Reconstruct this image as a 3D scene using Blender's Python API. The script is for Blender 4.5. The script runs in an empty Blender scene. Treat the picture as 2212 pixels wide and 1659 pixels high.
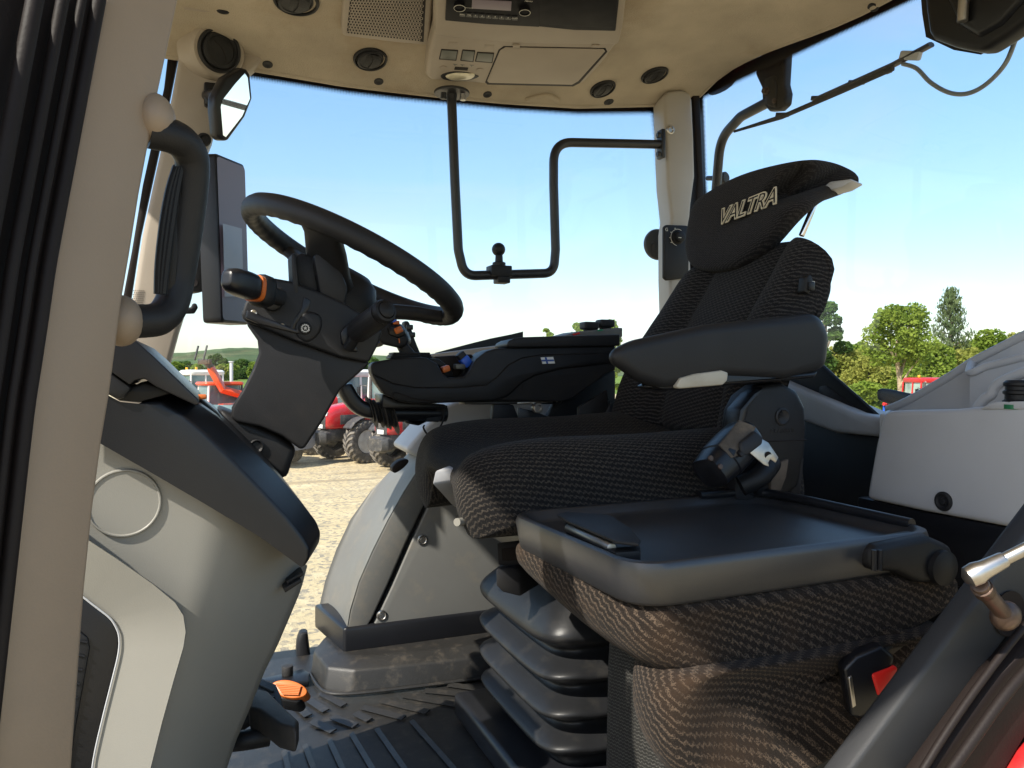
import bpy, bmesh, math, random
from mathutils import Vector, Matrix
from math import sin, cos, pi, radians
V = Vector
random.seed(7)
S = bpy.context.scene
# ------------------------------------------------------------------ camera
# World: +X towards the rear of the tractor, +Y across the cab to its right-hand side, Z up; the eye is the origin.
YAW, PITCH, FPX = radians(22.0), radians(-1.0156), 1664.0
cd = bpy.data.cameras.new('camera'); cam = bpy.data.objects.new('camera', cd)
S.collection.objects.link(cam); S.camera = cam
cd.sensor_width = 36; cd.lens = 36 * FPX / 2212; cd.clip_start = 0.02; cd.clip_end = 3000
FW = V((sin(YAW) * cos(PITCH), cos(YAW) * cos(PITCH), sin(PITCH)))
RT = V((cos(YAW), -sin(YAW), 0)); UP = RT.cross(FW)
cam.matrix_world = Matrix(((RT.x, UP.x, -FW.x, 0), (RT.y, UP.y, -FW.y, 0), (RT.z, UP.z, -FW.z, 0), (0, 0, 0, 1)))
GZ = -2.9           # ground level below the eye
# ------------------------------------------------------------------ sky and sun
EL = radians(44)
sh = V((0.90, 0.43)).normalized()                       # horizontal travel of the sunlight
L = V((sh.x * cos(EL), sh.y * cos(EL), -sin(EL)))
w = bpy.data.worlds.new('World'); S.world = w; w.use_nodes = True
nt = w.node_tree; nt.nodes.clear()
sky = nt.nodes.new('ShaderNodeTexSky'); sky.sky_type = 'NISHITA'; sky.sun_disc = False
sky.sun_elevation = EL; sky.sun_rotation = math.atan2(-L.x, -L.y); sky.altitude = 60
sky.air_density = 1.0; sky.dust_density = 1.2; sky.ozone_density = 1.6
bg = nt.nodes.new('ShaderNodeBackground'); bg.inputs[1].default_value = 0.135
wo = nt.nodes.new('ShaderNodeOutputWorld')
# thin high cloud: the sky's own brightness, a little greyer and brighter in long wisps, all round the sky
tcw = nt.nodes.new('ShaderNodeTexCoord'); mpw = nt.nodes.new('ShaderNodeMapping'); mpw.inputs['Scale'].default_value = (1.2, 2.6, 5.0)
nzw = nt.nodes.new('ShaderNodeTexNoise'); nzw.inputs['Scale'].default_value = 1.5; nzw.inputs['Detail'].default_value = 8; nzw.inputs['Distortion'].default_value = 0.8
rgw = nt.nodes.new('ShaderNodeMapRange'); rgw.inputs[1].default_value = 0.50; rgw.inputs[2].default_value = 0.80; rgw.inputs[4].default_value = 0.32
bww = nt.nodes.new('ShaderNodeRGBToBW'); muw = nt.nodes.new('ShaderNodeMath'); muw.operation = 'MULTIPLY'; muw.inputs[1].default_value = 1.15
mxw = nt.nodes.new('ShaderNodeMix'); mxw.data_type = 'RGBA'
nt.links.new(tcw.outputs['Generated'], mpw.inputs[0]); nt.links.new(mpw.outputs[0], nzw.inputs['Vector']); nt.links.new(nzw.outputs[0], rgw.inputs[0])
# hazy summer sky: the whole dome evened out towards one pale brightness
s1 = nt.nodes.new('ShaderNodeVectorMath'); s1.operation = 'SCALE'; s1.inputs['Scale'].default_value = 0.245
gmw = nt.nodes.new('ShaderNodeGamma'); gmw.inputs[1].default_value = 0.62
s2 = nt.nodes.new('ShaderNodeVectorMath'); s2.operation = 'SCALE'; s2.inputs['Scale'].default_value = 4.9
hsw = nt.nodes.new('ShaderNodeHueSaturation'); hsw.inputs['Saturation'].default_value = 1.5
nt.links.new(sky.outputs[0], s1.inputs[0]); nt.links.new(s1.outputs[0], gmw.inputs[0]); nt.links.new(gmw.outputs[0], s2.inputs[0]); nt.links.new(s2.outputs[0], hsw.inputs['Color'])
SKY = hsw.outputs[0]
nt.links.new(SKY, bww.inputs[0]); nt.links.new(bww.outputs[0], muw.inputs[0]); nt.links.new(rgw.outputs[0], mxw.inputs['Factor'])
nt.links.new(SKY, mxw.inputs['A']); nt.links.new(muw.outputs[0], mxw.inputs['B'])
nt.links.new(mxw.outputs['Result'], bg.inputs[0]); nt.links.new(bg.outputs[0], wo.inputs[0])
sd = bpy.data.lights.new('sun', 'SUN'); sd.energy = 4.8; sd.angle = radians(0.6); sd.color = (1, 0.93, 0.82)
so = bpy.data.objects.new('sun', sd); S.collection.objects.link(so)
so.rotation_euler = L.to_track_quat('-Z', 'Y').to_euler(); so.location = (-5, -5, 8)
S.view_settings.view_transform = 'Standard'; S.view_settings.look = 'None'
S.view_settings.gamma = 1; S.view_settings.use_curve_mapping = False
S.view_settings.exposure = 0.82
S.render.engine = 'CYCLES'
cy = S.cycles
cy.use_denoising = True; cy.max_bounces = 10; cy.diffuse_bounces = 5; cy.glossy_bounces = 4
cy.transparent_max_bounces = 16; cy.transmission_bounces = 6; cy.caustics_reflective = False; cy.caustics_refractive = False
cy.sample_clamp_indirect = 8
# ------------------------------------------------------------------ helpers
def ray(x, y): return FW + RT * ((x - 1106) / FPX) + UP * ((829.5 - y) / FPX)
def dep(x, y, d): return ray(x, y) * d
def onp(x, y, pl):
    p, n = pl; r = ray(x, y); return r * (p.dot(n) / r.dot(n))
def Yp(v): return (V((0, v, 0)), V((0, 1, 0)))
def Xp(u): return (V((u, 0, 0)), V((1, 0, 0)))
def Zp(z): return (V((0, 0, z)), V((0, 0, 1)))
def PL(p, n): return (V(p), V(n))
def plane3(a, b, c): return (a, (b - a).cross(c - a).normalized())
def onY(x, y, v): return onp(x, y, Yp(v))
def onX(x, y, u): return onp(x, y, Xp(u))
def onZ(x, y, z): return onp(x, y, Zp(z))
COL = S.collection
def thing(name, label, cat, loc=(0, 0, 0), group=None):
    o = bpy.data.objects.new(name, None); COL.objects.link(o); o.location = loc; o.empty_display_size = 0.05
    o['label'] = label; o['category'] = cat
    if group: o['group'] = group
    return o
def tag(o, label, cat, group=None):
    o['label'] = label; o['category'] = cat
    if group: o['group'] = group
    return o
def base(p):
    b = V((0, 0, 0))
    while p is not None: b = b + V(p.location); p = p.parent
    return b
def mk(name, vs, fs, mat, parent=None, smooth=40, bevel=0, seg=2, sub=0, uv=None, bang=32, doubles=0, flat=False):
    b = base(parent)
    bm = bmesh.new()
    bv = [bm.verts.new(V(v) - b) for v in vs]
    bf = []
    for k, f in enumerate(fs):
        try:
            fa = bm.faces.new([bv[i] for i in f]); bf.append((fa, k))
        except ValueError: pass
    if uv:
        lay = bm.loops.layers.uv.new('UVMap')
        for fa, k in bf:
            for lp, i in zip(fa.loops, fs[k]): pass
            if callable(uv):
                for lp, c in zip(fa.loops, uv(k)): lp[lay].uv = c
            else:
                for lp, i in zip(fa.loops, fs[k]): lp[lay].uv = uv[i]
    if doubles: bmesh.ops.remove_doubles(bm, verts=bm.verts, dist=doubles)
    bmesh.ops.recalc_face_normals(bm, faces=bm.faces)
    if bevel:
        bm.normal_update()
        es = [e for e in bm.edges if len(e.link_faces) == 2 and e.calc_face_angle(0) > radians(bang)]
        if es: bmesh.ops.bevel(bm, geom=es, offset=bevel, segments=seg, profile=0.5, affect='EDGES', clamp_overlap=True)
    me = bpy.data.meshes.new(name); bm.to_mesh(me); bm.free()
    if not flat:
        for p in me.polygons: p.use_smooth = True
        me.set_sharp_from_angle(angle=radians(smooth))
    me.materials.append(mat)
    o = bpy.data.objects.new(name, me); COL.objects.link(o)
    if parent is not None: o.parent = parent
    if sub:
        m = o.modifiers.new('sub', 'SUBSURF'); m.levels = sub; m.render_levels = sub
    return o
def join(parts):
    """parts: list of (verts, faces) -> one (verts, faces)"""
    vs, fs = [], []
    for a, f in parts:
        k = len(vs); vs += list(a); fs += [tuple(i + k for i in q) for q in f]
    return vs, fs
def prism(pts, off):
    n = len(pts); off = V(off)
    vs = [V(p) for p in pts] + [V(p) + off for p in pts]
    fs = [tuple(range(n)), tuple(range(2 * n - 1, n - 1, -1))] + [(i, i + n, (i + 1) % n + n, (i + 1) % n) for i in range(n)]
    return vs, fs
def slab(name, px, pl, off, mat, parent=None, bevel=0.004, **k):
    vs, fs = prism([onp(x, y, pl) for x, y in px], off)
    return mk(name, vs, fs, mat, parent, bevel=bevel, **k)
def poly(name, pts, off, mat, parent=None, bevel=0.004, **k):
    vs, fs = prism(pts, off); return mk(name, vs, fs, mat, parent, bevel=bevel, **k)
def boxm(c, d, ax=None):
    c = V(c); ax = ax or (V((1, 0, 0)), V((0, 1, 0)), V((0, 0, 1)))
    vs = [c + ax[0] * (d[0] / 2 * i) + ax[1] * (d[1] / 2 * j) + ax[2] * (d[2] / 2 * k) for i in (-1, 1) for j in (-1, 1) for k in (-1, 1)]
    return vs, [(0, 1, 3, 2), (4, 6, 7, 5), (0, 4, 5, 1), (2, 3, 7, 6), (0, 2, 6, 4), (1, 5, 7, 3)]
def box(name, c, d, mat, parent=None, ax=None, bevel=0.003, **k):
    vs, fs = boxm(c, d, ax); return mk(name, vs, fs, mat, parent, bevel=bevel, **k)
def frame_of(d, hint=None):
    d = V(d).normalized(); h = V(hint) if hint is not None else (V((0, 0, 1)) if abs(d.z) < 0.9 else V((1, 0, 0)))
    a = h.cross(d).normalized(); return a, d.cross(a).normalized(), d
def fillet(pts, r, n=7, closed=False):
    pts = [V(p) for p in pts]; out = []; N = len(pts)
    for i, p in enumerate(pts):
        if not closed and i in (0, N - 1): out.append(p); continue
        a, c = pts[i - 1], pts[(i + 1) % N]
        da, dc = (a - p), (c - p); ang = da.angle(dc)
        if ang > 3.1: out.append(p); continue
        t = min(r / math.tan(ang / 2), da.length * 0.48, dc.length * 0.48)
        p0, p1 = p + da.normalized() * t, p + dc.normalized() * t
        for k in range(n + 1):
            s = k / n; out.append(p0 * (1 - s) ** 2 + p * 2 * s * (1 - s) + p1 * s * s)
    return out
def spline(pts, n=6, closed=False):
    pts = [V(p) for p in pts]; N = len(pts); out = []
    for i in range(N if closed else N - 1):
        g = lambda j: pts[j % N] if closed else pts[max(0, min(N - 1, j))]
        p0, p1, p2, p3 = g(i - 1), g(i), g(i + 1), g(i + 2)
        for k in range(n):
            t = k / n
            out.append(0.5 * ((2 * p1) + (p2 - p0) * t + (2 * p0 - 5 * p1 + 4 * p2 - p3) * t * t + (3 * p1 - p0 - 3 * p2 + p3) * t ** 3))
    if not closed: out.append(pts[-1])
    return out
def pxs(pts, n=6):
    return [(p.x, p.y) for p in spline([V((x, y, 0)) for x, y in pts], n, True)]
def tubem(pts, r, res=12, closed=False, cap=True, sx=1.0, hint=None):
    pts = [V(p) for p in pts]; N = len(pts); vs, fs, uv = [], [], []
    R = r if callable(r) else (lambda i: (r[i] if isinstance(r, (list, tuple)) else r))
    a = None; ln = 0
    for i, p in enumerate(pts):
        d = (pts[(i + 1) % N] - pts[i - 1]) if (closed or 0 < i < N - 1) else (pts[1] - pts[0] if i == 0 else pts[-1] - pts[-2])
        d.normalize()
        if a is None: a, b, _ = frame_of(d, hint)
        else:
            a = (a - d * a.dot(d)).normalized(); b = d.cross(a).normalized()
        if i: ln += (p - pts[i - 1]).length
        for k in range(res):
            t = 2 * pi * k / res; vs.append(p + a * (cos(t) * R(i) * sx) + b * (sin(t) * R(i))); uv.append((k / res * 0.2, ln))
    for i in range(N if closed else N - 1):
        for k in range(res):
            j = (i + 1) % N; fs.append((i * res + k, i * res + (k + 1) % res, j * res + (k + 1) % res, j * res + k))
    if not closed and cap: fs += [tuple(range(res - 1, -1, -1)), tuple((N - 1) * res + k for k in range(res))]
    return vs, fs
def tube(name, pts, r, mat, parent=None, res=12, closed=False, bevel=0, **k):
    kw = {q: k.pop(q) for q in ('sx', 'hint', 'cap') if q in k}
    vs, fs = tubem(pts, r, res, closed, **kw); return mk(name, vs, fs, mat, parent, bevel=bevel, **k)
def lathem(p, d, prof, n=28, hint=None, flute=None):
    a, b, d = frame_of(d, hint); p = V(p); vs, fs = [], []
    for r, h in prof:
        for k in range(n):
            t = 2 * pi * k / n; rr = max(r, 1e-5) * (flute(t, h) if flute else 1)
            vs.append(p + d * h + a * (cos(t) * rr) + b * (sin(t) * rr))
    for i in range(len(prof) - 1):
        for k in range(n): fs.append((i * n + k, i * n + (k + 1) % n, (i + 1) * n + (k + 1) % n, (i + 1) * n + k))
    fs.append(tuple(range(n - 1, -1, -1))); fs.append(tuple((len(prof) - 1) * n + k for k in range(n)))
    return vs, fs
def lathe(name, p, d, prof, mat, parent=None, n=28, hint=None, flute=None, **k):
    vs, fs = lathem(p, d, prof, n, hint, flute); return mk(name, vs, fs, mat, parent, **k)
def cyl(name, p0, p1, r, mat, parent=None, n=24, r1=None, bev=0.002, **k):
    p0, p1 = V(p0), V(p1); h = (p1 - p0).length; r1 = r if r1 is None else r1; e = min(bev, h * 0.3, r * 0.4)
    return lathe(name, p0, p1 - p0, [(r - e, 0), (r - e * 0.3, e * 0.3), (r, e), (r1, h - e), (r1 - e * 0.3, h - e * 0.3), (r1 - e, h)], mat, parent, n, **k)
def ball(name, p, r, mat, parent=None, n=20, sq=(1, 1, 1), m=10):
    prof = [(r * sin(pi * i / m), -r * cos(pi * i / m)) for i in range(m + 1)]
    vs, fs = lathem(V((0, 0, 0)), (0, 0, 1), prof, n)
    vs = [V(p) + V((v.x * sq[0], v.y * sq[1], v.z * sq[2])) for v in vs]
    return mk(name, vs, fs, mat, parent, doubles=1e-4)
def loftm(secs):
    n = len(secs[0]); vs = [V(p) for s in secs for p in s]; fs = []
    for i in range(len(secs) - 1):
        for k in range(n): fs.append((i * n + k, i * n + (k + 1) % n, (i + 1) * n + (k + 1) % n, (i + 1) * n + k))
    return vs, fs, n
def loft(name, secs, mat, parent=None, sub=0, caps=True, uvs=1.0, **k):
    """closed loops, lofted; ends closed with shrinking rings so that subdivision stays smooth"""
    if caps:
        def ring(s, q):
            c = sum((V(p) for p in s), V((0, 0, 0))) / len(s); return [c + (V(p) - c) * q for p in s]
        secs = [ring(secs[0], 0.02), ring(secs[0], 0.6)] + list(secs) + [ring(secs[-1], 0.6), ring(secs[-1], 0.02)]
    vs, fs, n = loftm(secs)
    if caps: fs = fs + [tuple(range(n - 1, -1, -1)), tuple((len(secs) - 1) * n + q for q in range(n))]
    mid = secs[len(secs) // 2]; acc = [0]
    for q in range(n): acc.append(acc[-1] + (V(mid[(q + 1) % n]) - V(mid[q])).length)
    al = [0]
    for i in range(1, len(secs)):
        al.append(al[-1] + sum((V(secs[i][q]) - V(secs[i - 1][q])).length for q in range(n)) / n)
    def uvf(f):
        if f >= (len(secs) - 1) * n: return [(0, 0)] * n
        i, q = divmod(f, n)
        return [(acc[q], al[i]), (acc[q + 1], al[i]), (acc[q + 1], al[i + 1]), (acc[q], al[i + 1])]
    return mk(name, vs, fs, mat, parent, sub=sub, uv=uvf, **k)
def sec(c, ax, ay, a, b, n=4.0, N=24):
    out = []
    for k in range(N):
        t = 2 * pi * k / N; x, y = cos(t), sin(t)
        out.append(V(c) + V(ax) * (a * math.copysign(abs(x) ** (2 / n), x)) + V(ay) * (b * math.copysign(abs(y) ** (2 / n), y)))
    return out
def gridm(f, nu, nv):
    vs = [V(f(i / nu, j / nv)) for i in range(nu + 1) for j in range(nv + 1)]
    fs = [(i * (nv + 1) + j, (i + 1) * (nv + 1) + j, (i + 1) * (nv + 1) + j + 1, i * (nv + 1) + j + 1) for i in range(nu) for j in range(nv)]
    return vs, fs
def lerp(a, b, t): return a + (b - a) * t
def interp(xs, ys, x):
    if x <= xs[0]: return ys[0]
    for i in range(len(xs) - 1):
        if x <= xs[i + 1]: return lerp(ys[i], ys[i + 1], (x - xs[i]) / (xs[i + 1] - xs[i]))
    return ys[-1]
def sst(a, b, x):
    t = max(0, min(1, (x - a) / (b - a))); return t * t * (3 - 2 * t)
def copy_tree(o, parent=None):
    c = o.copy(); COL.objects.link(c); c.parent = parent
    for ch in list(o.children): copy_tree(ch, c)
    return c
def text(name, s, p, ax, ay, size, mat, parent, shear=0, ext=0.0006, off=0, bold=0, lift=0.0, space=1.0):
    """flat lettering centred at p, ax reading direction, ay up"""
    cu = bpy.data.curves.new(name, 'FONT'); cu.body = s; cu.size = size; cu.shear = shear; cu.extrude = ext; cu.offset = off
    cu.align_x = 'CENTER'; cu.align_y = 'CENTER'; cu.resolution_u = 3; cu.space_character = space
    tmp = bpy.data.objects.new('tmp', cu); COL.objects.link(tmp)
    dg = bpy.context.evaluated_depsgraph_get(); dg.update()
    me = bpy.data.meshes.new_from_object(tmp.evaluated_get(dg)); bpy.data.objects.remove(tmp)
    ax = V(ax).normalized(); az = ax.cross(V(ay)).normalized(); ay = az.cross(ax)
    p = V(p) + az * lift - base(parent)
    for v in me.vertices: v.co = p + ax * v.co.x + ay * v.co.y + az * v.co.z
    me.materials.clear(); me.materials.append(mat); me.name = name
    o = bpy.data.objects.new(name, me); COL.objects.link(o); o.parent = parent
    return o
# ------------------------------------------------------------------ materials
def newmat(name):
    m = bpy.data.materials.new(name); m.use_nodes = True
    nt = m.node_tree; b = nt.nodes['Principled BSDF']; return m, nt, b
def mat(name, col, rough=0.5, var=0.0, vs=6.0, bump=0.0, bs=300.0, metal=0.0, spec=0.5, dirt=None, ds=4.0, dk=0.5, coat=0.0, vcol=None):
    m, nt, b = newmat(name); N, Lk = nt.nodes, nt.links
    b.inputs['Base Color'].default_value = (*col, 1); b.inputs['Roughness'].default_value = rough
    b.inputs['Metallic'].default_value = metal; b.inputs['Specular IOR Level'].default_value = spec; b.inputs['Coat Weight'].default_value = coat
    tc = N.new('ShaderNodeTexCoord')
    src = None
    if var:
        nz = N.new('ShaderNodeTexNoise'); nz.inputs['Scale'].default_value = vs; nz.inputs['Detail'].default_value = 6
        Lk.new(tc.outputs['Object'], nz.inputs['Vector'])
        mx = N.new('ShaderNodeMix'); mx.data_type = 'RGBA'
        c2 = vcol or tuple(c * (1 - var) for c in col); c1 = tuple(min(1, c * (1 + var * 0.6)) for c in col)
        mx.inputs['A'].default_value = (*c1, 1); mx.inputs['B'].default_value = (*c2, 1)
        rp = N.new('ShaderNodeMapRange'); rp.inputs[1].default_value = 0.3; rp.inputs[2].default_value = 0.7
        Lk.new(nz.outputs[0], rp.inputs[0]); Lk.new(rp.outputs[0], mx.inputs['Factor']); src = mx.outputs['Result']
        rr = N.new('ShaderNodeMapRange'); rr.inputs[3].default_value = rough * 0.85; rr.inputs[4].default_value = min(1, rough * 1.2)
        Lk.new(nz.outputs[0], rr.inputs[0]); Lk.new(rr.outputs[0], b.inputs['Roughness'])
    if dirt:
        nd = N.new('ShaderNodeTexNoise'); nd.inputs['Scale'].default_value = ds; nd.inputs['Detail'].default_value = 9; nd.inputs['Roughness'].default_value = 0.7
        Lk.new(tc.outputs['Object'], nd.inputs['Vector'])
        r2 = N.new('ShaderNodeMapRange'); r2.inputs[1].default_value = 0.52; r2.inputs[2].default_value = 0.75; r2.inputs[4].default_value = dk
        Lk.new(nd.outputs[0], r2.inputs[0])
        m2 = N.new('ShaderNodeMix'); m2.data_type = 'RGBA'; m2.inputs['B'].default_value = (*dirt, 1)
        if src: Lk.new(src, m2.inputs['A'])
        else: m2.inputs['A'].default_value = (*col, 1)
        Lk.new(r2.outputs[0], m2.inputs['Factor']); src = m2.outputs['Result']
    if src: Lk.new(src, b.inputs['Base Color'])
    if bump:
        nb = N.new('ShaderNodeTexNoise'); nb.inputs['Scale'].default_value = bs; nb.inputs['Detail'].default_value = 3
        Lk.new(tc.outputs['Object'], nb.inputs['Vector'])
        bp = N.new('ShaderNodeBump'); bp.inputs['Strength'].default_value = bump; bp.inputs['Distance'].default_value = 0.002
        Lk.new(nb.outputs[0], bp.inputs['Height']); Lk.new(bp.outputs[0], b.inputs['Normal'])
    return m
def fabric_mat(name, dark, line, spacing=0.0085, dirt=None, amt=0.0, ydir=(0, 1, 1), xdir=(1, 0, .5)):
    """dark seat cloth with raised rows of squiggly lighter yarn, rows run along the cushion, spaced in metres along ydir"""
    m, nt, b = newmat(name); N, Lk = nt.nodes, nt.links
    uv = N.new('ShaderNodeTexCoord'); UVO = uv.outputs['Object']
    def M(op, a, bb=None, c=None):
        n = N.new('ShaderNodeMath'); n.operation = op
        for i, v in enumerate((a, bb, c)):
            if v is None: continue
            if isinstance(v, (int, float)): n.inputs[i].default_value = v
            else: Lk.new(v, n.inputs[i])
        return n.outputs[0]
    def dot(d):
        n = N.new('ShaderNodeVectorMath'); n.operation = 'DOT_PRODUCT'; Lk.new(UVO, n.inputs[0]); n.inputs[1].default_value = d; return n.outputs['Value']
    X, Y = dot(xdir), dot(ydir)
    nz = N.new('ShaderNodeTexNoise'); nz.inputs['Scale'].default_value = 420; Lk.new(UVO, nz.inputs[0])
    zig = M('PINGPONG', M('MULTIPLY', X, 1 / 0.0046), 1.0)
    ph = M('ADD', M('MULTIPLY', Y, 1 / spacing), M('MULTIPLY', zig, 0.36))
    ph = M('ADD', ph, M('MULTIPLY', nz.outputs[0], 0.55))
    st = M('PINGPONG', ph, 0.5)
    ln = N.new('ShaderNodeMapRange'); ln.inputs[1].default_value = 0.12; ln.inputs[2].default_value = 0.24; ln.inputs[3].default_value = 1; ln.inputs[4].default_value = 0
    Lk.new(st, ln.inputs[0])
    nb = N.new('ShaderNodeTexNoise'); nb.inputs['Scale'].default_value = 620; Lk.new(UVO, nb.inputs[0])
    brk = N.new('ShaderNodeMapRange'); brk.inputs[1].default_value = 0.40; brk.inputs[2].default_value = 0.54; Lk.new(nb.outputs[0], brk.inputs[0])
    nd_ = N.new('ShaderNodeTexNoise'); nd_.inputs['Scale'].default_value = 1100; Lk.new(UVO, nd_.inputs[0])
    dots = N.new('ShaderNodeMapRange'); dots.inputs[1].default_value = 0.60; dots.inputs[2].default_value = 0.70; dots.inputs[4].default_value = 0.6; Lk.new(nd_.outputs[0], dots.inputs[0])
    fac = M('MAXIMUM', M('MULTIPLY', ln.outputs[0], brk.outputs[0]), dots.outputs[0])
    mx = N.new('ShaderNodeMix'); mx.data_type = 'RGBA'; mx.inputs['A'].default_value = (*dark, 1); mx.inputs['B'].default_value = (*line, 1)
    Lk.new(fac, mx.inputs['Factor']); src = mx.outputs['Result']
    if dirt:
        tc = N.new('ShaderNodeTexCoord'); nd = N.new('ShaderNodeTexNoise'); nd.inputs['Scale'].default_value = 9; nd.inputs['Detail'].default_value = 8
        Lk.new(tc.outputs['Object'], nd.inputs['Vector'])
        r2 = N.new('ShaderNodeMapRange'); r2.inputs[1].default_value = 0.45; r2.inputs[2].default_value = 0.72; r2.inputs[4].default_value = amt; Lk.new(nd.outputs[0], r2.inputs[0])
        m2 = N.new('ShaderNodeMix'); m2.data_type = 'RGBA'; m2.inputs['B'].default_value = (*dirt, 1); Lk.new(src, m2.inputs['A']); Lk.new(r2.outputs[0], m2.inputs['Factor']); src = m2.outputs['Result']
    Lk.new(src, b.inputs['Base Color']); b.inputs['Roughness'].default_value = 0.95; b.inputs['Specular IOR Level'].default_value = 0.15
    b.inputs['Sheen Weight'].default_value = 0.04; b.inputs['Sheen Roughness'].default_value = 0.5
    bp = N.new('ShaderNodeBump'); bp.inputs['Strength'].default_value = 0.6; bp.inputs['Distance'].default_value = 0.0015
    hb = M('ADD', fac, M('MULTIPLY', nb.outputs[0], 0.6)); Lk.new(hb, bp.inputs['Height']); Lk.new(bp.outputs[0], b.inputs['Normal'])
    return m
def glass_mat(name, tint=(0.97, 0.985, 0.985), refl=1.0, dust=0.02):
    m = bpy.data.materials.new(name); m.use_nodes = True; nt = m.node_tree; N, Lk = nt.nodes, nt.links; N.clear()
    tr = N.new('ShaderNodeBsdfTransparent'); tr.inputs[0].default_value = (*tint, 1)
    gl = N.new('ShaderNodeBsdfGlossy'); gl.inputs['Roughness'].default_value = 0.02
    lw = N.new('ShaderNodeLayerWeight'); lw.inputs[0].default_value = 0.5          # facing term is the same from both sides of the sheet
    pw = N.new('ShaderNodeMath'); pw.operation = 'POWER'; pw.inputs[1].default_value = 5; pw.use_clamp = True; ab = N.new('ShaderNodeMath'); ab.operation = 'ABSOLUTE'; Lk.new(lw.outputs['Facing'], ab.inputs[0]); Lk.new(ab.outputs[0], pw.inputs[0])
    mu = N.new('ShaderNodeMath'); mu.operation = 'MULTIPLY_ADD'; mu.inputs[1].default_value = 0.8 * refl; mu.inputs[2].default_value = 0.05 * refl; Lk.new(pw.outputs[0], mu.inputs[0])
    mx = N.new('ShaderNodeMixShader'); Lk.new(mu.outputs[0], mx.inputs[0]); Lk.new(tr.outputs[0], mx.inputs[1]); Lk.new(gl.outputs[0], mx.inputs[2])
    df = N.new('ShaderNodeBsdfDiffuse'); df.inputs[0].default_value = (0.75, 0.73, 0.68, 1)
    tc = N.new('ShaderNodeTexCoord'); nz = N.new('ShaderNodeTexNoise'); nz.inputs['Scale'].default_value = 3.2; nz.inputs['Detail'].default_value = 8
    Lk.new(tc.outputs['Object'], nz.inputs['Vector'])
    r = N.new('ShaderNodeMapRange'); r.inputs[1].default_value = 0.4; r.inputs[2].default_value = 0.75; r.inputs[4].default_value = dust * 2; Lk.new(nz.outputs[0], r.inputs[0])
    m2 = N.new('ShaderNodeMixShader'); Lk.new(r.outputs[0], m2.inputs[0]); Lk.new(mx.outputs[0], m2.inputs[1]); Lk.new(df.outputs[0], m2.inputs[2])
    o = N.new('ShaderNodeOutputMaterial'); Lk.new(m2.outputs[0], o.inputs[0]); return m
def frit_mat(name, pitch=0.004):
    """black ceramic dots printed on glass: solid at V=0, dots shrinking to nothing at V=1"""
    m = bpy.data.materials.new(name); m.use_nodes = True; nt = m.node_tree; N, Lk = nt.nodes, nt.links; N.clear()
    uv = N.new('ShaderNodeUVMap'); sp = N.new('ShaderNodeSeparateXYZ'); Lk.new(uv.outputs[0], sp.inputs[0])
    def M(op, a, bb=None):
        n = N.new('ShaderNodeMath'); n.operation = op
        for i, v in enumerate((a, bb)):
            if v is None: continue
            if isinstance(v, (int, float)): n.inputs[i].default_value = v
            else: Lk.new(v, n.inputs[i])
        return n.outputs[0]
    ax = M('PINGPONG', M('MULTIPLY', sp.outputs[0], 1 / pitch), 0.5); ay = M('PINGPONG', M('MULTIPLY', sp.outputs[1], 5.0), 0.5)
    d = M('SQRT', M('ADD', M('POWER', ax, 2.0), M('POWER', ay, 2.0)))
    lim = M('SUBTRACT', 0.62, M('MULTIPLY', sp.outputs[1], 0.5)); on = M('LESS_THAN', d, lim)
    df = N.new('ShaderNodeBsdfPrincipled'); df.inputs['Base Color'].default_value = (0.006, 0.006, 0.007, 1); df.inputs['Roughness'].default_value = 0.4
    tr = N.new('ShaderNodeBsdfTransparent'); mx = N.new('ShaderNodeMixShader')
    Lk.new(on, mx.inputs[0]); Lk.new(tr.outputs[0], mx.inputs[1]); Lk.new(df.outputs[0], mx.inputs[2])
    o = N.new('ShaderNodeOutputMaterial'); Lk.new(mx.outputs[0], o.inputs[0]); return m
BEIGE = mat('beige_plastic', (0.345, 0.295, 0.24), 0.55, var=0.10, vs=5, bump=0.12, bs=500, dirt=(0.30, 0.24, 0.17), ds=3.0, dk=0.25)
LINING = mat('beige_lining_cloth', (0.47, 0.405, 0.315), 0.95, var=0.16, vs=7, bump=0.9, bs=420, spec=0.1, dirt=(0.28, 0.19, 0.10), ds=2.2, dk=0.55)
GREYP = mat('warm_grey_plastic', (0.235, 0.226, 0.2), 0.42, var=0.08, vs=5, bump=0.10, bs=700, dirt=(0.30, 0.27, 0.22), ds=5, dk=0.25)
LGREY = mat('light_grey_plastic', (0.46, 0.465, 0.48), 0.42, var=0.07, vs=5, bump=0.10, bs=700, dirt=(0.33, 0.30, 0.26), ds=5, dk=0.22)
SIDEP = mat('scuffed_grey_panel', (0.142, 0.142, 0.135), 0.46, var=0.12, vs=7, bump=0.12, bs=600, dirt=(0.30, 0.25, 0.18), ds=14, dk=0.32, spec=0.35)
BLACK = mat('black_textured_plastic', (0.010, 0.010, 0.011), 0.45, var=0.2, vs=9, bump=0.25, bs=900, dirt=(0.04, 0.034, 0.028), ds=6, dk=0.25, spec=0.28)
BLACK2 = mat('charcoal_soft_plastic', (0.0165, 0.0165, 0.018), 0.48, var=0.15, vs=8, bump=0.2, bs=900, dirt=(0.055, 0.046, 0.038), ds=5, dk=0.25, spec=0.28)
SATIN = mat('satin_black_plastic', (0.010, 0.0105, 0.013), 0.30, var=0.15, vs=6, bump=0.12, bs=1200, dirt=(0.03, 0.028, 0.026), ds=5, dk=0.25, spec=0.38)
RUBBER = mat('black_rubber', (0.022, 0.021, 0.021), 0.6, var=0.25, vs=12, bump=0.15, bs=500, dirt=(0.14, 0.11, 0.08), ds=8, dk=0.25)
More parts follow.
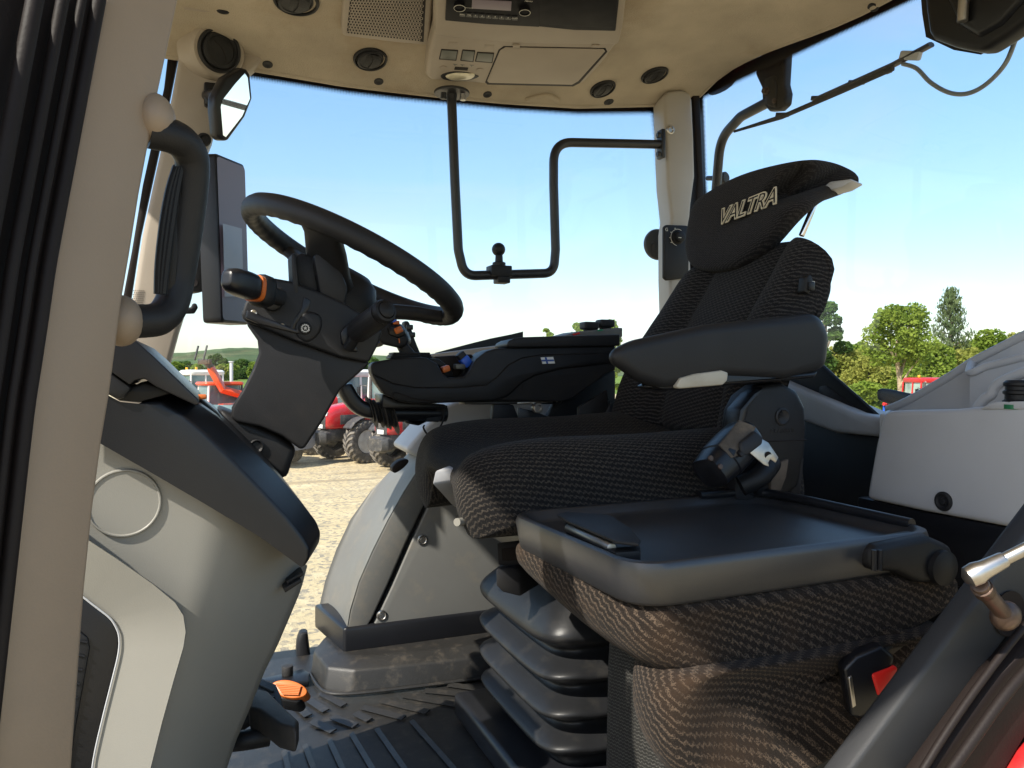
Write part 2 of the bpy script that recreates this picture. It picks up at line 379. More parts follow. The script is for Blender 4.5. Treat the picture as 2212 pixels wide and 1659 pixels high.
SEAL = mat('brown_black_door_seal', (0.013, 0.009, 0.008), 0.6, var=0.2, vs=6, bump=0.15, bs=300, spec=0.25)
MATB = mat('dusty_black_floor_rubber', (0.022, 0.021, 0.020), 0.42, var=0.25, vs=9, bump=0.3, bs=700, dirt=(0.17, 0.14, 0.105), ds=32, dk=0.30)
BEIGE_SHADE = mat('shaded_beige_pillar_plastic', (0.30, 0.225, 0.16), 0.5, var=0.08, vs=4, bump=0.12, bs=500, dirt=(0.18, 0.14, 0.10), ds=3, dk=0.3)  # the beige plastic again, its colour darkened for shade on the near pillar
PILG = mat('grey_beige_pillar_plastic', (0.40, 0.375, 0.34), 0.5, var=0.08, vs=5, bump=0.12, bs=500, dirt=(0.30, 0.25, 0.2), ds=3, dk=0.2)
TUBEB = mat('black_powder_coat', (0.016, 0.016, 0.018), 0.38, var=0.2, vs=15, bump=0.15, bs=600)
METAL = mat('worn_steel', (0.50, 0.48, 0.45), 0.34, var=0.25, vs=25, metal=1.0, dirt=(0.25, 0.16, 0.09), ds=20, dk=0.5)
CHROME = mat('bright_steel_rod', (0.70, 0.70, 0.72), 0.16, metal=1.0, var=0.1, vs=20)
RUSTY = mat('greasy_brown_steel', (0.10, 0.065, 0.05), 0.4, var=0.4, vs=30, metal=0.5, dirt=(0.35, 0.24, 0.14), ds=25, dk=0.6)
ORANGE = mat('orange_plastic', (0.62, 0.15, 0.025), 0.4, var=0.08)
BLUE = mat('blue_plastic', (0.02, 0.11, 0.62), 0.4, var=0.08)
REDP = mat('red_plastic', (0.72, 0.02, 0.015), 0.4, var=0.08)
REDPAINT = mat('red_paint', (0.50, 0.018, 0.022), 0.25, var=0.12, vs=3, coat=0.5, dirt=(0.35, 0.22, 0.13), ds=3, dk=0.3)
ORPAINT = mat('orange_red_paint', (0.72, 0.085, 0.02), 0.3, var=0.1, vs=3, coat=0.3)
WHITE = mat('white_paint', (0.75, 0.74, 0.70), 0.4, var=0.08)
SCREEN = mat('dark_display_glass', (0.23, 0.195, 0.235), 0.4, spec=0.3)
SCREEN2 = mat('grey_display_window', (0.30, 0.28, 0.32), 0.4, spec=0.8)
RADIO = mat('radio_black', (0.007, 0.007, 0.009), 0.5, var=0.2, vs=30, spec=0.10)
INK = mat('pale_print', (0.62, 0.60, 0.55), 0.6)
CREAM = mat('cream_thread', (0.62, 0.55, 0.42), 0.9, spec=0.1)
SWITCH = mat('grey_green_switch', (0.115, 0.12, 0.105), 0.4, var=0.1)
LAMPG = mat('ribbed_lamp_lens', (0.80, 0.74, 0.56), 0.15, var=0.25, vs=60, spec=0.8)
MIRROR = mat('mirror_glass', (0.92, 0.93, 0.93), 0.015, metal=1.0)
WEB = mat('dusty_belt_webbing', (0.075, 0.062, 0.05), 0.9, var=0.4, vs=40, bump=0.6, bs=900, dirt=(0.26, 0.20, 0.14), ds=20, dk=0.6)
FABRIC = fabric_mat('black_seat_cloth', (0.011, 0.0105, 0.011), (0.075, 0.062, 0.050), ydir=(.15, .9, .9))
FABRICB = fabric_mat('black_backrest_cloth', (0.011, 0.0105, 0.0115), (0.062, 0.056, 0.052), ydir=(.3, .25, 1), xdir=(.6, 1, 0))
FABRIC2 = fabric_mat('dusty_brown_seat_cloth', (0.012, 0.0092, 0.0075), (0.088, 0.064, 0.045), spacing=0.0105, dirt=(0.060, 0.034, 0.018), amt=0.5, ydir=(.42, -.55, 1), xdir=(1, .6, .3))
FABRIC3 = fabric_mat('grey_seat_cloth', (0.016, 0.0155, 0.014), (0.075, 0.072, 0.064), spacing=0.0048, ydir=(.2, .2, 1), xdir=(1, 1, 0))
FABH = fabric_mat('headrest_cloth', (0.015, 0.014, 0.016), (0.050, 0.046, 0.046), spacing=0.0045, ydir=(.2, .35, 1), xdir=(.3, 1, -.3))
GLASS = glass_mat('window_glass', dust=0.026)
TRAYM = mat('glossy_black_tray', (0.026, 0.0265, 0.029), 0.36, var=0.2, vs=5, bump=0.15, bs=1100, spec=0.9, dirt=(0.05, 0.045, 0.04), ds=6, dk=0.25)
DARKGL = mat('dark_cab_glass', (0.05, 0.085, 0.09), 0.05, spec=0.9, var=0.5, vs=1.5, vcol=(0.16, 0.24, 0.24))
FRIT = frit_mat('frit_dots')
TYRE = mat('dusty_tyre', (0.045, 0.042, 0.04), 0.85, var=0.3, vs=3, dirt=(0.38, 0.33, 0.26), ds=2.0, dk=0.5)
LUG = mat('dusty_tyre_lug', (0.17, 0.15, 0.125), 0.9, var=0.35, vs=4)
RIM = mat('silver_rim', (0.50, 0.49, 0.46), 0.45, var=0.2, vs=4, dirt=(0.3, 0.25, 0.2), ds=4, dk=0.5)
IRON = mat('dark_cast_iron', (0.05, 0.048, 0.046), 0.6, var=0.4, vs=5, dirt=(0.30, 0.26, 0.2), ds=6, dk=0.5)
AMBER = mat('amber_lens', (0.9, 0.38, 0.02), 0.2, spec=0.7)
HEADL = mat('clear_lamp', (0.75, 0.75, 0.72), 0.1, spec=0.9)
# ------------------------------------------------------------------ the setting: yard, field, hills
def ground_mat():
    m, nt, b = newmat('pale_gravel'); N, Lk = nt.nodes, nt.links
    tc = N.new('ShaderNodeTexCoord')
    def nz(sc, det=6, ro=0.6):
        n = N.new('ShaderNodeTexNoise'); n.inputs['Scale'].default_value = sc; n.inputs['Detail'].default_value = det; n.inputs['Roughness'].default_value = ro
        Lk.new(tc.outputs['Object'], n.inputs['Vector']); return n.outputs[0]
    def mixc(f, a, c, lo=0.4, hi=0.6):
        r = N.new('ShaderNodeMapRange'); r.inputs[1].default_value = lo; r.inputs[2].default_value = hi; Lk.new(f, r.inputs[0])
        x = N.new('ShaderNodeMix'); x.data_type = 'RGBA'
        for s, v in (('A', a), ('B', c)):
            if isinstance(v, tuple): x.inputs[s].default_value = (*v, 1)
            else: Lk.new(v, x.inputs[s])
        Lk.new(r.outputs[0], x.inputs['Factor']); return x.outputs['Result']
    c = mixc(nz(0.35), (0.56, 0.45, 0.26), (0.46, 0.375, 0.23))
    c = mixc(nz(1.6), c, (0.60, 0.50, 0.32), 0.5, 0.7)
    mp = N.new('ShaderNodeMapping'); mp.inputs['Rotation'].default_value = (0, 0, .5); mp.inputs['Scale'].default_value = (.10, 1.5, 1); Lk.new(tc.outputs['Object'], mp.inputs[0])
    tk = N.new('ShaderNodeTexNoise'); tk.inputs['Scale'].default_value = 1.0; tk.inputs['Detail'].default_value = 5; Lk.new(mp.outputs[0], tk.inputs['Vector'])
    c = mixc(tk.outputs[0], c, (0.34, 0.27, 0.165), 0.54, 0.66)
    c = mixc(nz(9.0, 8, 0.8), c, (0.30, 0.25, 0.165), 0.52, 0.68)
    vo = N.new('ShaderNodeTexVoronoi'); vo.inputs['Scale'].default_value = 16; Lk.new(tc.outputs['Object'], vo.inputs['Vector'])
    c = mixc(vo.outputs['Color'], c, (0.26, 0.23, 0.175), 0.60, 0.80)
    Lk.new(c, b.inputs['Base Color']); b.inputs['Roughness'].default_value = 0.95; b.inputs['Specular IOR Level'].default_value = 0.1
    bp = N.new('ShaderNodeBump'); bp.inputs['Strength'].default_value = 0.8; bp.inputs['Distance'].default_value = 0.05
    Lk.new(nz(7, 8, 0.75), bp.inputs['Height']); Lk.new(bp.outputs[0], b.inputs['Normal']); return m
GRAVEL = ground_mat()
FIELD = mat('grass_field', (0.13, 0.20, 0.035), 0.95, var=0.35, vs=0.08, spec=0.1, dirt=(0.26, 0.24, 0.08), ds=0.5, dk=0.5)
HILLM = mat('wooded_hill', (0.07, 0.105, 0.045), 0.95, var=0.5, vs=0.03, spec=0.1, dirt=(0.27, 0.24, 0.13), ds=0.012, dk=0.7)
g = mk('ground', *gridm(lambda s, t: (lerp(-1500, 1500, s), lerp(-1500, 1500, t), GZ), 2, 2), GRAVEL); g['kind'] = 'structure'
f = mk('field', [(-1400, 105, GZ + .01), (1400, 105, GZ + .01), (1400, 1400, GZ + .01), (-1400, 1400, GZ + .01), (47, -400, GZ + .01), (1400, -400, GZ + .01), (47, 105, GZ + .01)],
       [(0, 6, 1, 2, 3), (4, 5, 1, 6)], FIELD); f['kind'] = 'structure'
def hillz(x, y):
    return GZ + 0.05 + sst(330, 640, y) * (13.5 + 4.5 * sin(x * 0.011 + 1.0) + 2.0 * sin(x * 0.035) + 1.0 * sin(x * 0.11 + y * .05))
h = mk('hills', *gridm(lambda s, t: (lerp(-900, 700, s), lerp(330, 760, t), hillz(lerp(-900, 700, s), lerp(330, 760, t))), 160, 24), HILLM); h['kind'] = 'structure'

# ------------------------------------------------------------------ the cab shell
cab = thing('tractor_cab', 'beige tractor cab shell with cloth lined roof, pillars, windows and floor', 'tractor cab', (0.6, 1.3, -0.75))
def at_lining_edge(x):      # height of the roof lining along the right-hand window, read at y = 2.03
    return interp([e[0] for e in EDGE], [e[1] for e in EDGE], x)
EDGE = [(p.x, p.z) for p in (onY(x, y, 2.03) for x, y in ((380, 128), (540, 152), (750, 187), (950, 210), (1100, 224), (1250, 233), (1420, 229), (1500, 226)))]
def zl(u, v):
    z = at_lining_edge(u) + 0.115 * (1 - math.exp(-max(0, 2.03 - v) / 0.24))
    return z - 0.114 * math.exp(-max(0, 1.43 - u) / 0.11) * sst(-2.05, -1.3, -v)
def hit(x, y, lift=0.0):
    r = ray(x, y); lo, hi = 0.3, 3.0
    for _ in range(50):
        m = (lo + hi) / 2; p = r * m
        if p.z > zl(p.x, min(p.y, 2.03)) - lift: hi = m
        else: lo = m
    p = r * lo; e = 0.01
    n = V((zl(p.x + e, p.y) - zl(p.x - e, p.y), zl(p.x, p.y + e) - zl(p.x, p.y - e), -2 * e)).normalized()
    return p, n
VB = lambda s: lerp(0.42, 2.03, 1 - (1 - s) ** 1.6)
o = mk('roof_lining', *gridm(lambda s, t: (lerp(-0.42, 1.43, t), VB(s), zl(lerp(-0.42, 1.43, t), VB(s))), 30, 40), LINING, cab)
# rolled lower lip of the lining along the side and rear windows
lipm = join([tubem([V((u, 2.03, zl(u, 2.03) + 0.008)) for u in [lerp(-0.42, 1.41, i / 24) for i in range(25)]], 0.010, 10),
             tubem([V((1.43, v, zl(1.43, v) + 0.008)) for v in [lerp(0.42, 2.0, i / 20) for i in range(21)]], 0.009, 10)])
mk('lining_lip', *lipm, LINING, cab)
# small formed notch in the lining edge
nt_ = [hit(x, y)[0] for x, y in ((1135, 216), (1160, 208), (1185, 207), (1205, 217))]
tube('lining_lip', spline([p + V((0, -.004, -.002)) for p in nt_], 5), 0.007, LINING, cab, 8)
# roof body above the lining, unseen overhang widened to block the sun
box('roof_body', (0.425, 1.12, 1.03), (2.20, 2.06, 0.16), REDPAINT, cab, bevel=0.03, seg=3)
for nm, c, d in (('roof_edge_beam', (0.5, 2.105, 0.905), (1.98, 0.07, 0.12)), ('roof_edge_beam', (1.50, 1.22, 0.945), (0.05, 1.64, 0.06)), ('roof_edge_beam', (0.5, 0.25, 0.87), (1.98, 0.30, 0.19))):
    box(nm, c, d, BLACK, cab, bevel=0.01)
# little recessed trim screws in the lining
for x, y in ((440 + 138, 139), (737 + 81, 176), (737 + 316, 204), (737 + 576, 220), (1475 + 119, 160), (1475 + 411, 16), (737 + 580, 220)):
    p, n = hit(x, y)
    s = lathe('trim_screw', p - n * 0.002, n, [(0.0125, 0), (0.0125, 0.003), (0.009, 0.004), (0.0055, 0.0025), (0.0001, 0.0025)], BLACK2, cab, 16)
# -- glass panes with black ceramic borders
def strip(name, A, B, matr, parent, vlen=1.0):
    """ribbon between two matching point lists; U runs along in metres, V from A to B"""
    n = len(A); vs = list(A) + list(B); u = [0]
    for i in range(1, n): u.append(u[-1] + (V(A[i]) - V(A[i - 1])).length)
    fs = [(i, i + 1, n + i + 1, n + i) for i in range(n - 1)]
    return mk(name, vs, fs, matr, parent, uv=[(q, 0) for q in u] + [(q, vlen) for q in u])
GV = 2.075
pane = mk('side_window_pane', [(-0.20, GV, -0.80), (1.395, GV, -0.80), (1.405, GV, 0.9), (0.0, GV, 0.9)], [(0, 1, 2, 3)], GLASS, cab)
top_out = [onY(x, y - 14, GV - .004) for x, y in ((440, 138), (540, 156), (650, 173), (750, 189), (850, 201), (950, 211), (1100, 226), (1250, 235), (1425, 233))]
top_mid = [onY(x, y + 6, GV - .004) for x, y in ((440, 138), (540, 156), (650, 173), (750, 189), (850, 201), (950, 211), (1100, 226), (1250, 235), (1425, 233))]
top_in = [onY(x, y + 18, GV - .004) for x, y in ((440, 138), (540, 156), (650, 173), (750, 189), (850, 201), (950, 211), (1100, 226), (1250, 235), (1420, 233))]
SOLID = mat('black_ceramic_border', (0.006, 0.006, 0.007), 0.35)
strip('glass_border', top_out, top_mid, SOLID, pane); strip('frit_dots', top_mid, top_in, FRIT, pane)
rb = [(1400, 232), (1408, 300), (1415, 400), (1425, 520), (1432, 620), (1436, 700)]
strip('glass_border', [onY(x + 34, y, GV - .005) for x, y in rb], [onY(x + 12, y, GV - .005) for x, y in rb], SOLID, pane)
strip('frit_dots', [onY(x + 12, y, GV - .005) for x, y in rb], [onY(x + 1, y, GV - .005) for x, y in rb], FRIT, pane)
lb = [(640, 1320), (648, 1380), (652, 1440)]
strip('frit_dots', [onY(664, 1360, GV - .006), onY(660, 1400, GV - .006), onY(650, 1432, GV - .006), onY(566, 1448, GV - .006), onY(470, 1462, GV - .006)],
      [onY(640, 1368, GV - .006), onY(634, 1398, GV - .006), onY(628, 1424, GV - .006), onY(562, 1436, GV - .006), onY(470, 1448, GV - .006)], FRIT, pane)
# lower window gasket
tube('window_gasket', [onY(668, 1436, 2.06), onY(440, 1468, 2.06)], 0.010, RUBBER, cab, 8)
# sill bar behind the control armrest
slab('window_sill', [(931, 765), (1095, 744), (1330, 722), (1330, 770), (931, 800)], Yp(1.99), (0, .05, 0), BEIGE, cab, 0.006)
sl = [(940, 762), (1020, 741), (1060, 731), (1105, 722), (1130, 716)]
strip('glass_border', [onY(x, y + 40, GV - .007) for x, y in sl], [onY(x, y, GV - .007) for x, y in sl], SOLID, pane)
# windscreen
ws = mk('windscreen_pane', [(-0.20, 2.08, -0.8), (-0.16, 2.08, 0.86), (-0.40, 1.7, 0.86), (-0.46, 1.3, 0.86), (-0.40, 0.9, 0.86), (-0.16, 0.50, 0.86), (-0.20, 0.50, -0.8), (-0.46, 0.9, -0.8), (-0.52, 1.3, -0.8), (-0.46, 1.7, -0.8)],
        [(0, 1, 2, 9), (9, 2, 3, 8), (8, 3, 4, 7), (7, 4, 5, 6)], GLASS, cab)
# rear window (X = 1.46)
GU = 1.46
rp_ = mk('rear_window_pane', [(GU, 0.5, -0.1), (GU, 2.0, -0.1), (GU, 2.0, 0.95), (GU, 0.5, 0.95)], [(0, 1, 2, 3)], GLASS, cab)
rt = [(1508, 210), (1600, 166), (1700, 120), (1800, 73), (1900, 27), (2000, -20), (2080, -58)]
strip('glass_border', [onX(x, y - 25, GU - .004) for x, y in rt], [onX(x, y + 2, GU - .004) for x, y in rt], SOLID, rp_)
strip('frit_dots', [onX(x, y + 2, GU - .004) for x, y in rt], [onX(x + 2, y + 12, GU - .004) for x, y in rt], FRIT, rp_)
rl = [(1499, 200), (1503, 300), (1506, 400), (1513, 500), (1520, 640), (1540, 800)]
strip('glass_border', [onX(x, y, GU - .005) for x, y in rl], [onX(x + 17, y, GU - .005) for x, y in rl], SOLID, rp_)
strip('frit_dots', [onX(x + 17, y, GU - .005) for x, y in rl], [onX(x + 24, y, GU - .005) for x, y in rl], FRIT, rp_)
dg_ = [(1760, 782), (1800, 818), (1850, 862), (1908, 912)]
strip('glass_border', [onX(x - 25, y + 14, GU - .006) for x, y in dg_], [onX(x, y, GU - .006) for x, y in dg_], SOLID, rp_)
strip('frit_dots', [onX(x, y, GU - .006) for x, y in dg_], [onX(x + 9, y - 6, GU - .006) for x, y in dg_], FRIT, rp_)
# -- right-hand front pillar, widening into a corner cover that carries a vent
pf = [(386, -20), (394, 20), (388, 110), (372, 200), (352, 300), (330, 400), (307, 510), (287, 640), (262, 760), (240, 900), (300, 900), (345, 830), (366, 790), (385, 720), (410, 640), (424, 540), (436, 420), (446, 330), (458, 300), (470, 250), (485, 205), (520, 170), (540, 150), (575, 120), (606, 84), (580, 56), (536, 28), (500, 24), (470, 20), (440, 16), (420, -20)]
slab('front_pillar', pf, Yp(1.985), (0, .07, 0), BEIGE, cab, 0.012, seg=3)
slab('windscreen_seal', [(372, -20), (392, -20), (388, 110), (370, 200), (350, 300), (328, 400), (304, 510), (284, 640), (262, 760), (244, 760), (266, 640), (284, 545), (308, 400), (330, 300), (354, 190), (366, 90)], Yp(2.06), (0, .02, 0), SEAL, cab, 0.004)
lathe('trim_screw', onY(441, 302, 1.984), (0, 1, 0), [(0.016, 0.001), (0.016, -0.003), (0.010, -0.005), (0.007, -0.001), (0.0001, -0.001)], BLACK2, cab, 18)
# perforated speaker dots low on the front pillar
vs, fs = [], []
for i in range(6):
    for j in range(11):
        x, y = 289 + i * 4.2 + (j % 2) * 2 - j * .6, 628 + j * 4.2
        q, w_ = lathem(onY(x, y, 1.9838), (0, -1, 0), [(0.0013, 0), (0.0012, 0.0006)], 6); k = len(vs); vs += q; fs += [tuple(a + k for a in t) for t in w_]
pp = mk('perforations', vs, fs, BLACK, cab, flat=True); pp['kind'] = 'stuff'
# -- rear pillar
rpo = [(1435, 205), (1444, 196), (1474, 192), (1492, 200), (1496, 215), (1500, 300), (1502, 380), (1494, 440), (1490, 486), (1496, 640), (1496, 800), (1452, 800), (1446, 600), (1446, 500), (1450, 470), (1442, 400), (1438, 300)]
slab('rear_pillar', rpo, Yp(1.955), (0.015, .09, 0), PILG, cab, 0.012, seg=3)
slab('rear_pillar_seal', [(1497, 205), (1512, 205), (1520, 400), (1535, 640), (1535, 800), (1500, 800), (1502, 500), (1508, 380)], Yp(1.99), (0, .04, 0), SEAL, cab, 0.004)
lathe('trim_screw', onY(1448, 281, 1.9545), (0, -1, 0), [(0.013, 0), (0.013, 0.003), (0.009, 0.0045), (0.006, 0.001), (0.0001, 0.001)], METAL, cab, 18)
# -- near left-hand front pillar and the door seal in front of it
npil = [(230, -25), (402, -25), (388, 0), (365, 110), (346, 200), (305, 420), (284, 553), (269, 640), (241, 853), (224, 953), (204, 1106), (187, 1273), (170, 1506), (157, 1700), (-22, 1700), (0, 1506), (20, 1306), (40, 1106), (67, 903), (120, 553), (230, -25)][:-1]
NPL = PL(onY(300, 600, .68), (.75, -.66, 0))
slab('door_pillar', npil, NPL, (-.035, .032, 0), BEIGE_SHADE, cab, 0.013, seg=4, bang=40)
def alongseal(k): return [(lerp(230, 120, t), lerp(-25, 553, t)) if s == 0 else (lerp(120, 67, t), lerp(553, 903, t)) if s == 1 else (lerp(67, -25, t), lerp(903, 1720, t)) for s in range(3) for t in ((0, .33, .66) if s < 2 else (0, .33, .66, 1.0, 1.3))]
for off, r, yv in ((-12, .0050, .655), (-48, .0030, .652), (-90, .0042, .650), (-150, .0055, .646)):
    tube('door_seal', spline([onp(x + off, y, (NPL[0] + V((.75, -.66, 0)) * (.66 - yv), NPL[1])) for x, y in alongseal(0)], 3), r, SEAL, cab, 12)
slab('door_seal', [(226, -25), (118, 553), (65, 903), (38, 1106), (-25, 1700), (-420, 1700), (-420, -25)], (NPL[0] + V((.0075, -.0066, 0)) * .3, NPL[1]), (-.02, .02, 0), SEAL, cab, 0.003)
# -- left sill and lower bodywork, below the frame; floor
FZ = -0.72
box('floor_pan', (0.5, 1.30, FZ - .045), (1.9, 1.58, 0.06), BLACK, cab, bevel=0.006)
mk('floor_mat', *gridm(lambda s, t: (lerp(-.10, 1.3, s), lerp(0.72, 2.0, t), FZ - .004), 2, 2), MATB, cab)
# moulded chevrons and ribs of the mat: each rib a thin wedge
def rib(a, b, w0, h=0.004):
    a, b = onZ(*a, FZ), onZ(*b, FZ); d = (b - a).normalized(); s = V((-d.y, d.x, 0))
    vs = [a - s * w0, b - s * w0, b + s * w0 * .6, a + s * w0 * .6, a - s * w0 + V((0, 0, .0008)), b - s * w0 + V((0, 0, .0008)), b + s * w0 * .5 + V((0, 0, h)), a + s * w0 * .5 + V((0, 0, h))]
    mk('mat_rib', vs, [(0, 1, 2, 3), (4, 7, 6, 5), (0, 4, 5, 1), (2, 6, 7, 3), (1, 5, 6, 2), (0, 3, 7, 4)], MATB, cab, flat=True)
for a, b in (((969, 1479), (1062, 1492)), ((918, 1492), (1052, 1505)), ((871, 1502), (990, 1523)), ((826, 1514), (925, 1538)), ((785, 1528), (874, 1551)), ((812, 1478), (850, 1482)),
             ((695, 1497), (745, 1524)), ((663, 1508), (706, 1536)), ((640, 1520), (668, 1547)), ((770, 1541), (800, 1556)), ((720, 1549), (770, 1568)), ((676, 1558), (722, 1580))):
    rib(a, b, 0.011)
for a, b in (((890, 1558), (985, 1665)), ((815, 1575), (885, 1675)), ((760, 1585), (820, 1685)), ((712, 1598), (755, 1690)), ((660, 1610), (690, 1690)), ((615, 1622), (630, 1690))):
    rib(a, b, 0.006)
# raised tunnel edge of the mat, blue-grey sheen in shade
# -- side structure behind the seat
box('side_wall', (1.02, 2.035, -0.42), (0.86, 0.04, 0.66), BLACK, cab, bevel=0.006)
box('rear_wall', (1.40, 1.25, -0.42), (0.10, 1.55, 0.62), BLACK, cab, bevel=0.01)
slab('rear_ledge', [(1670, 880), (1738, 912), (1800, 935), (1912, 946), (1912, 905), (1890, 900), (1850, 892), (1790, 866), (1740, 846), (1670, 815)], Xp(1.33), (0.1, 0, 0), LGREY, cab, 0.012, seg=3)
slab('corner_pocket', [(1660, 770), (1755, 770), (1800, 812), (1908, 908), (1860, 906), (1800, 888), (1745, 864), (1660, 830)], Xp(1.36), (0.015, 0, 0), BLACK, cab, 0.008)
slab('corner_pocket_lip', [(1768, 834), (1785, 832), (1846, 880), (1842, 887), (1800, 880), (1768, 858)], Xp(1.357), (0.02, 0, 0), BLACK2, cab, 0.006)
box('left_frame_sill', (0.62, 0.62, FZ - .03), (1.5, .14, 0.12), BLACK, cab, bevel=0.02)
# -- B-pillar trim at the door opening, its rubber edge and the red bodywork outside
bp_ = [(1795, 1720), (2290, 1055), (2290, 1225), (1925, 1720)]
slab('door_pillar_trim', bp_, Yp(0.60), (0, .030, 0), mat('grey_pillar_trim', (.030, .031, .033), .5, var=.12, bump=.3, bs=1400, spec=.3), cab, 0.006, seg=3, bang=40)
tube('door_seal', spline([onY(x, y, 0.575) for x, y in ((1965, 1710), (2045, 1580), (2125, 1465), (2215, 1350), (2290, 1270))], 4), 0.0042, SEAL, cab, 12)
tube('door_seal', spline([onY(x, y, 0.565) for x, y in ((2015, 1720), (2100, 1600), (2180, 1490), (2270, 1390), (2330, 1330))], 4), 0.0060, SEAL, cab, 12)
slab('door_frame_edge', [(1980, 1710), (2080, 1570), (2160, 1460), (2320, 1300), (2320, 1520), (2220, 1590), (2130, 1740)], Yp(0.575), (0, .03, 0), SEAL, cab, 0.006)
slab('red_body_panel', [(2185, 1760), (2205, 1700), (2240, 1640), (2340, 1540), (2340, 1760)], Yp(0.555), (0, .03, 0), REDPAINT, cab, 0.012, seg=3)
# ------------------------------------------------------------------ grab handle on the near pillar
gh = thing('grab_handle', 'black ribbed grab handle on round beige mounts of the near door pillar', 'handle', onY(340, 480, 0.70))
hp = [onY(x, y, v) for x, y, v in ((322, 283, .700), (375, 296, .705), (404, 320, .715), (416, 362, .725), (405, 470, .735), (386, 590, .74), (372, 652, .735), (347, 686, .725), (308, 694, .715), (262, 693, .705))]
bar = tube('bar', spline(hp, 6), 0.0142, BLACK2, gh, 16, sx=1.0)
for k, off in enumerate((-17, -26, -35)):
    q = [onY(x + off * (0.6 + 0.4 * math.sin(pi * i / 4)), y, .717) for i, (x, y) in enumerate(((402, 362), (397, 410), (388, 480), (374, 570), (362, 635)))]
    tube('rib', spline(q, 5), 0.0034, BLACK, bar, 8)
slab('grip_back', [(370, 352), (404, 345), (378, 655), (340, 660)], Yp(.724), (0, .012, 0), BLACK, bar, 0.004)
for x, y, rx, rz in ((333, 258, .0165, .021), (262, 693, .0165, .021)):
    c = onY(x, y, .703)
    ball('mount', c, 1.0, BEIGE_SHADE, gh, sq=(rx, .022, rz), m=14, n=28)
# ------------------------------------------------------------------ steering console (dash tower)
dash = thing('steering_console', 'grey steering console tower with black top cover and lower vent grille', 'console', onY(350, 1500, 1.1) * 1.0)
TB = [(100, 888), (213, 955), (330, 1022), (450, 1092), (560, 1158), (664, 1222)]       # boundary black / grey
RE = [(664, 1222), (650, 1275), (625, 1335), (598, 1398), (572, 1450), (540, 1530), (510, 1600), (470, 1720)]
def side_px(s, t):
    """s along from hidden left to right edge, t from the boundary down"""
    yb = lerp(0, 1, t); xr = interp([q[1] for q in RE], [q[0] for q in RE], lerp(1222, 1720, t)); yr = lerp(1222, 1720, t)
    xl, yl = lerp(100, 60, t), lerp(888, 1720, t)
    x = lerp(xl, xr, s); y = lerp(yl, yr, s)
    if t < 1: y = lerp(interp([q[0] for q in TB], [q[1] for q in TB], x), y, t) if t == 0 else y
    return x, y
def side_v(s): return 0.985 + 0.010 * s + 0.105 * max(0, (s - 0.60) / 0.40) ** 2
vs, fs = gridm(lambda s, t: onY(*side_px(s, t), side_v(s)), 40, 24)
n0 = len(vs); row = 25
last = vs[40 * row:41 * row]
wall = [p + V((-0.05, 0.30, 0)) for p in last]
vs += wall; fs += [(40 * row + j, n0 + j, n0 + j + 1, 40 * row + j + 1) for j in range(24)]
mk('side_panel', vs, fs, GREYP, dash, smooth=60)
# round inspection cover
pc = onY(268, 1087, 0.985)
cl_ = lathe('round_cover', pc + V((0, .004, 0)), (0.05, -1, 0.0), [(.0395, 0), (.0395, .0035), (.0385, .0050), (.0372, .0052), (.0360, .0036), (.0001, .0036)], GREYP, dash, 64)
# raised flange round the vent: outer crisp edge, sloping in to the grille
fo = [(90, 1080), (180, 1160), (250, 1206), (330, 1262), (378, 1302), (396, 1330), (401, 1365), (396, 1398), (375, 1470), (350, 1560), (325, 1660), (306, 1740), (60, 1740)]
fi = [(90, 1225), (177, 1288), (195, 1302), (216, 1318), (236, 1334), (248, 1350), (257, 1374), (256, 1410), (242, 1470), (222, 1550), (202, 1640), (190, 1740), (60, 1738)]
N_ = len(fo); A = [onY(x, y, 0.950) for x, y in fo]; A0 = [onY(x + 3, y - 2, 1.02) for x, y in fo]; B = [onY(x, y, 0.972) for x, y in fi]
A, A0, B = A[:-1], A0[:-1], B[:-1]; n = len(A)
vs = A0 + A + B; fs = [(i, i + 1, n + i + 1, n + i) for i in range(n - 1)] + [(n + i, n + i + 1, 2 * n + i + 1, 2 * n + i) for i in range(n - 1)]
mk('vent_flange', vs, fs, GREYP, dash, smooth=30)
gl = slab('vent_grille', fi, Yp(0.9705), (0, .02, 0), SATIN, dash, 0.004)
tube('grille_trim', spline([onY(x, y, .969) for x, y in fi[:-1]], 4), 0.0011, LGREY, gl, 6)
slab('grille_insert', [(100, 1330), (170, 1362), (190, 1378), (194, 1400), (180, 1480), (160, 1590), (140, 1740), (60, 1740)], Yp(0.9672), (0, .01, 0), BLACK2, gl, 0.003)
for i in range(9):
    y = 1388 + i * 30
    tube('grille_slat', [onY(120, y - 14, .9662), onY(188 - i * 5.2, y, .9662)], 0.0016, BLACK, gl, 6)
